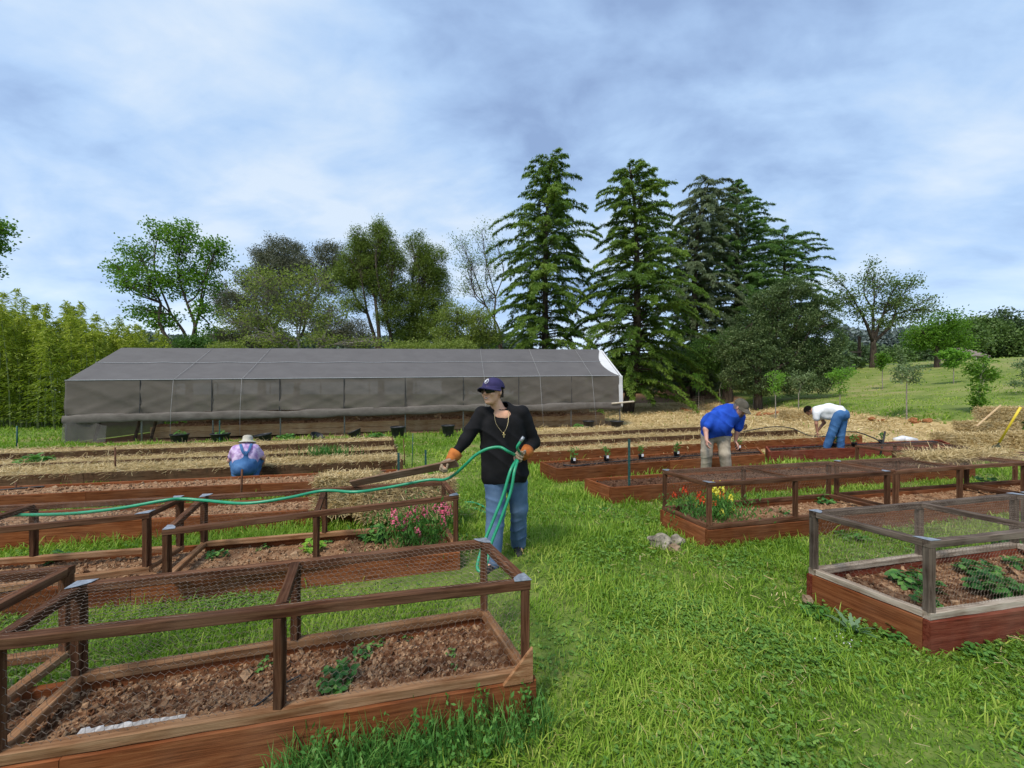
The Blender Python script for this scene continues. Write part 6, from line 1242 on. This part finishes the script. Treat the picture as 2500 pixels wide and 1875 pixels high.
# utility pole, hut
p = GP(2098, 896); t = thing('utility_pole', p, 'dark wooden utility pole with a pale crossbar beside the bushy tree', 'pole'); s = p.y/F; mb = MB(); addtube(mb, [p-Vector((0, 0, .3)), p+Vector((0, 0, 75*s))], [.16, .12], 8); mb.build('post', MT['bark'], t); mb = MB(); addbox(mb, p+Vector((-14*s, -.2, 36*s)), (30*s, .12, .14)); mb.build('crossbar', MT['grey_wood'], t)
p = PD(2383, 868, 60); t = thing('hut', (p.x, 60, gz(p.x, 60)), 'small low hut with a brown pitched roof on the crest of the slope', 'hut'); mb = MB()
V = [p+Vector(v) for v in ((-2.0, 0, 0), (2.4, 0, 0), (1.8, 3, 1.6), (-1.4, 3, 1.6), (-2.0, 0, -.15), (2.4, 0, -.15))]; mb.add([list(v) for v in V], [(0, 1, 2, 3), (4, 5, 1, 0)]); mb.build('roof', plain('brown_roof', (.13, .10, .08), (.22, .18, .15), 3, .9), t)
mb = MB(); addbox(mb, p+Vector((.2, 2.4, -1.1)), (3.6, 3, 2.0)); mb.build('wall', plain('hut_wall', (.15, .12, .10), (.25, .2, .17), 3, .9), t)
for dx in (-1.8, .2, 2.2): mb = MB(); addbox(mb, p+Vector((dx, .2, -1.1)), (.18, .18, 2)); mb.build('post', plain('hut_post', (.35, .32, .28), (.45, .42, .38), 3, .9), t)
# ------------------------------------------------------------ grass, weeds and straw on the ground
def free(x, y, gr=.01):
    ok = np.ones(len(x), bool)
    for f in FOOT: ok &= ~in_poly(x, y, f, gr)
    return ok
def band(r0, r1, dens, xmin=-9e9, xmax=9e9, k=1.46):
    area = k*(r1*r1-r0*r0); n = int(area*dens); y = np.sqrt(rng.uniform(r0*r0, r1*r1, n)); x = rng.uniform(-1, 1, n)*y*k; m = (x > xmin) & (x < xmax); return x[m], y[m]
def patch(x, y, s=1.0, ph=0): return .5+.25*np.sin(x*2.1*s+1.3*np.sin(y*1.7*s+ph)+ph)+.25*np.sin(y*2.9*s+1.1*np.sin(x*2.3*s)+ph*2)
def grassband(mb, r0, r1, dens, L, W, lean, k=1.46):
    x, y = band(r0, r1, dens, k=k); w = 1-np.maximum(straw_zone(x, y)*.97, dirt_zone(x, y)*.9); pt = patch(x, y, 1.2); big = patch(x, y, .45, 2)
    keep = (rng.uniform(0, 1, len(x)) < w*(.55+.45*pt)) & free(x, y); x, y, pt, big = x[keep], y[keep], pt[keep], big[keep]
    edge = np.zeros(len(x))
    tall = np.exp(-((x+1.7)**2/6+(y-2.45-.2*(x+1.7))**2/.12))+np.exp(-((x+2)**2/8+(y-4.15)**2/.1))+.8*np.exp(-((x-1.75)**2/.03+(y-5.4)**2/.06))
    L_ = L*(.40+.85*pt)*np.exp(rng.normal(0, .35, len(x)))*(1+1.6*np.clip(tall, 0, 1)); L_ = np.clip(L_, L*.25, L*3)
    hill = np.maximum(S((x-14.5)/3)*S((y-7)/4), S((y-27)/5)); L_ = L_*(1-.6*hill)
    P = np.stack([x, y, g(x, y)-.005], 1); a = .28*hill+np.clip(.12+.62*rng.uniform(0, 1, len(x))*(.4+.9*big)+.3*(pt-.5), 0, 1); a = np.where(rng.uniform(0, 1, len(x)) < .04, 1.0, a)
    blades(mb, P, L_, W*rng.uniform(.6, 1.4, len(x)), a, lean)
mb = MB()
grassband(mb, .75, 1.6, 14000, .054, .0046, .95)
grassband(mb, 1.6, 2.6, 9000, .058, .0054, .95)
grassband(mb, 2.6, 4.2, 5000, .066, .0068, .85)
grassband(mb, 4.2, 7, 2000, .082, .0105, .65)
grassband(mb, 7, 12, 560, .10, .017, .6)
grassband(mb, 12, 22, 110, .11, .03, .5)
grassband(mb, 22, 60, 9, .16, .07, .5, 1.5)
for _ in range(420):                                  # longer, paler tufts standing out of the short lawn
    y = math.sqrt(random.uniform(.8, 30)); x = random.uniform(-1.4, 1.4)*y
    if not free(np.array([x]), np.array([y]), .03)[0]: continue
    n = random.randint(25, 70); r = random.uniform(.03, .09)*(1+.15*y); P = np.stack([x+rng.normal(0, r, n), y+rng.normal(0, r, n), np.zeros(n)], 1); ok = free(P[:, 0], P[:, 1]); P = P[ok]; P[:, 2] = g(P[:, 0], P[:, 1])
    if len(P): blades(mb, P, random.uniform(.08, .15)*rng.uniform(.5, 1.1, len(P)), np.full(len(P), .0042*(1+.22*y)), np.clip(random.uniform(.25, .75)+rng.normal(0, .15, len(P)), 0, 1), random.uniform(.5, 1.0))
tag(mb.build('grass', MT['grass']), 'lush green grass growing between the beds', 'grass', kind='stuff')
# clover and broad weeds low in the grass
mb = MB()
for r0, r1, dn, s in ((.75, 1.7, 5200, .0135), (1.7, 3, 3600, .0145), (3, 6, 900, .019)):
    x, y = band(r0, r1, dn); pt = patch(x, y, 1.7, 4); k = (rng.uniform(0, 1, len(x)) < pt**2*(1-straw_zone(x, y))) & free(x, y); x, y = x[k], y[k]; n = len(x)
    C0 = np.stack([x, y, g(x, y)+rng.uniform(.012, .055, n)], 1)
    for q in range(3):
        az = rng.uniform(0, 6.28, n); d = np.stack([np.cos(az), np.sin(az), rng.uniform(-.2, .4, n)], 1); d /= np.linalg.norm(d, axis=1)[:, None]; leaves(mb, C0+d*s*.6, s*1.6, s*1.1, rng.uniform(.2, 1, n), 1.0, dirs=d)
tag(mb.build('clover', leafmat('clover_leaves', (.04, .11, .02), (.12, .25, .04), (.26, .40, .09), .3, nscale=1.5)), 'clover and low broad leaved weeds in the grass', 'weeds', kind='stuff')
# climbing weeds against the near bed front board
mb = MB(); P0 = []
for k in range(110):
    x = random.uniform(-.95, .15); y = 1.865+.2115*(x-.124)-random.uniform(.01, .2); P0.append((x, y, 0))
P0 = np.array(P0)
for k in range(len(P0)):
    hgt = random.uniform(.05, .27)*(1-.3*abs(P0[k][0]+.2)); n = int(hgt/.016); b = Vector(P0[k]); tp = b+Vector((random.uniform(-.05, .05), random.uniform(-.03, .03), hgt)); addtube(mb, [b, lerp(b, tp, .5)+Vector((random.uniform(-.02, .02), 0, 0)), tp], .0013, 3, .6, cap=False)
    if n: C = np.array([list(lerp(b, tp, random.random())) for _ in range(n)])+rng.normal(0, .012, (n, 3)); leaves(mb, C, .027, .013, rng.uniform(.2, 1, n), .6)
n = 900; xx = rng.uniform(-1.0, .2, n); PP = np.stack([xx, 1.865+.2115*(xx-.124)-rng.uniform(.01, .16, n), 0*xx], 1); blades(mb, PP, rng.uniform(.07, .24, n), np.full(n, .0045), rng.uniform(.2, 1, n), .5)
tag(mb.build('climbing_weeds', MT['weed']), 'tangle of leafy weeds climbing the front board of the near bed', 'weeds', kind='stuff')
# dock and plantain rosettes at the bed edges
for px, py, s, lb in ((2195, 1560, .10, 'broad leaved weed at the foot of the red board, left'), (2390, 1600, .10, 'broad leaved dark weed at the foot of the red board, right'), (1990, 1500, .10, 'low weed beside the back corner of the near right bed'), (1735, 1345, .07, 'bushy weed at the lower corner of the snapdragon bed'), (2080, 1320, .16, 'leafy weed clump between the two right foreground beds'), (1470, 1250, .12, 'weed tuft against the left end of the dark soil bed')):
    p = GP(px, py); rosette(p, s, 22, lb, m=MT['weed'], name='weed', hgt=.7, lw=.6)
# straw lying on the yard
mb = MB()
for r0, r1, dn, L, W in ((6.5, 12, 330, .2, .011), (12, 28, 110, .3, .022)):
    x, y = band(r0, r1, dn, k=1.4); k = (rng.uniform(0, 1, len(x)) < straw_zone(x, y)*(.4+.6*patch(x, y, .9, 1))) & free(x, y); x, y = x[k], y[k]; n = len(x)
    P = np.stack([x, y, g(x, y)+rng.uniform(.0, .05, n)], 1); D = rng.normal(size=(n, 3)); D[:, 2] *= .15; Nn = rng.normal(size=(n, 3))*.3+np.array([0, 0, 1.]); Nn /= np.linalg.norm(Nn, axis=1)[:, None]; ribbons(mb, P, D, Nn, L*rng.uniform(.4, 1.2, n), W*rng.uniform(.6, 1.4, n), rng.uniform(0, 1, n))
# wisps on the grass near the bales and between the far beds
for (cx, cy, sx, sy, n) in ((-.2, 3.9, .25, .15, 160), (-6, 7.3, 4, .12, 900), (-6, 8.6, 4, .15, 900), (-9, 9.9, 5, .2, 900)):
    P = np.stack([cx+rng.normal(0, sx, n), np.zeros(n), np.zeros(n)], 1); P[:, 1] = cy+.19*(P[:, 0]-cx)+rng.normal(0, sy, n); P[:, 2] = g(P[:, 0], P[:, 1])+rng.uniform(.01, .05, n); D = rng.normal(size=(n, 3)); D[:, 2] *= .2; Nn = np.tile([0, 0, 1.], (n, 1)); ribbons(mb, P, D, Nn, .14, .005+.0008*cy, rng.uniform(0, 1, n))
tag(mb.build('scattered_straw', MT['straw']), 'loose straw spread over the yard and paths', 'straw', kind='stuff')

# trodden thatch, bare scrapes and tiny white blooms in the lawn
mb = MB()
for r0, r1, dn, L, W in ((.75, 2.2, 420, .045, .0022), (2.2, 6, 110, .06, .0045)):
    x, y = band(r0, r1, dn); k = (rng.uniform(0, 1, len(x)) < patch(x, y, 1.5, 3)**3*1.4) & free(x, y); x, y = x[k], y[k]; n = len(x)
    P = np.stack([x, y, g(x, y)+rng.uniform(.02, .06, n)], 1); D = rng.normal(size=(n, 3)); D[:, 2] *= .3; Nn = rng.normal(size=(n, 3))*.3+np.array([0, 0, 1.]); Nn /= np.linalg.norm(Nn, axis=1)[:, None]; ribbons(mb, P, D, Nn, L*rng.uniform(.5, 1.5, n), W, rng.uniform(0, .8, n))
tag(mb.build('dry_thatch', MT['straw']), 'dry dead blades lying through the green lawn', 'dry grass', kind='stuff')
mb = MB()
for px, py, n in ((2040, 1590, 9), (2060, 1600, 5)):
    p = GP(px, py); C = np.array(list(p))+rng.normal(0, .05, (n, 3))*np.array([1, 1, 0])+np.stack([0*rng.uniform(size=n), 0*rng.uniform(size=n), rng.uniform(.05, .09, n)], 1)
    for q in range(2): leaves(mb, C, .010, .008, .8, 1.5)
tag(mb.build('tiny_blooms', plain('white_petals', (.6, .58, .6), (.78, .76, .76), 20, .7)), 'tiny white blooms dotted through the lawn', 'flowers', kind='stuff')
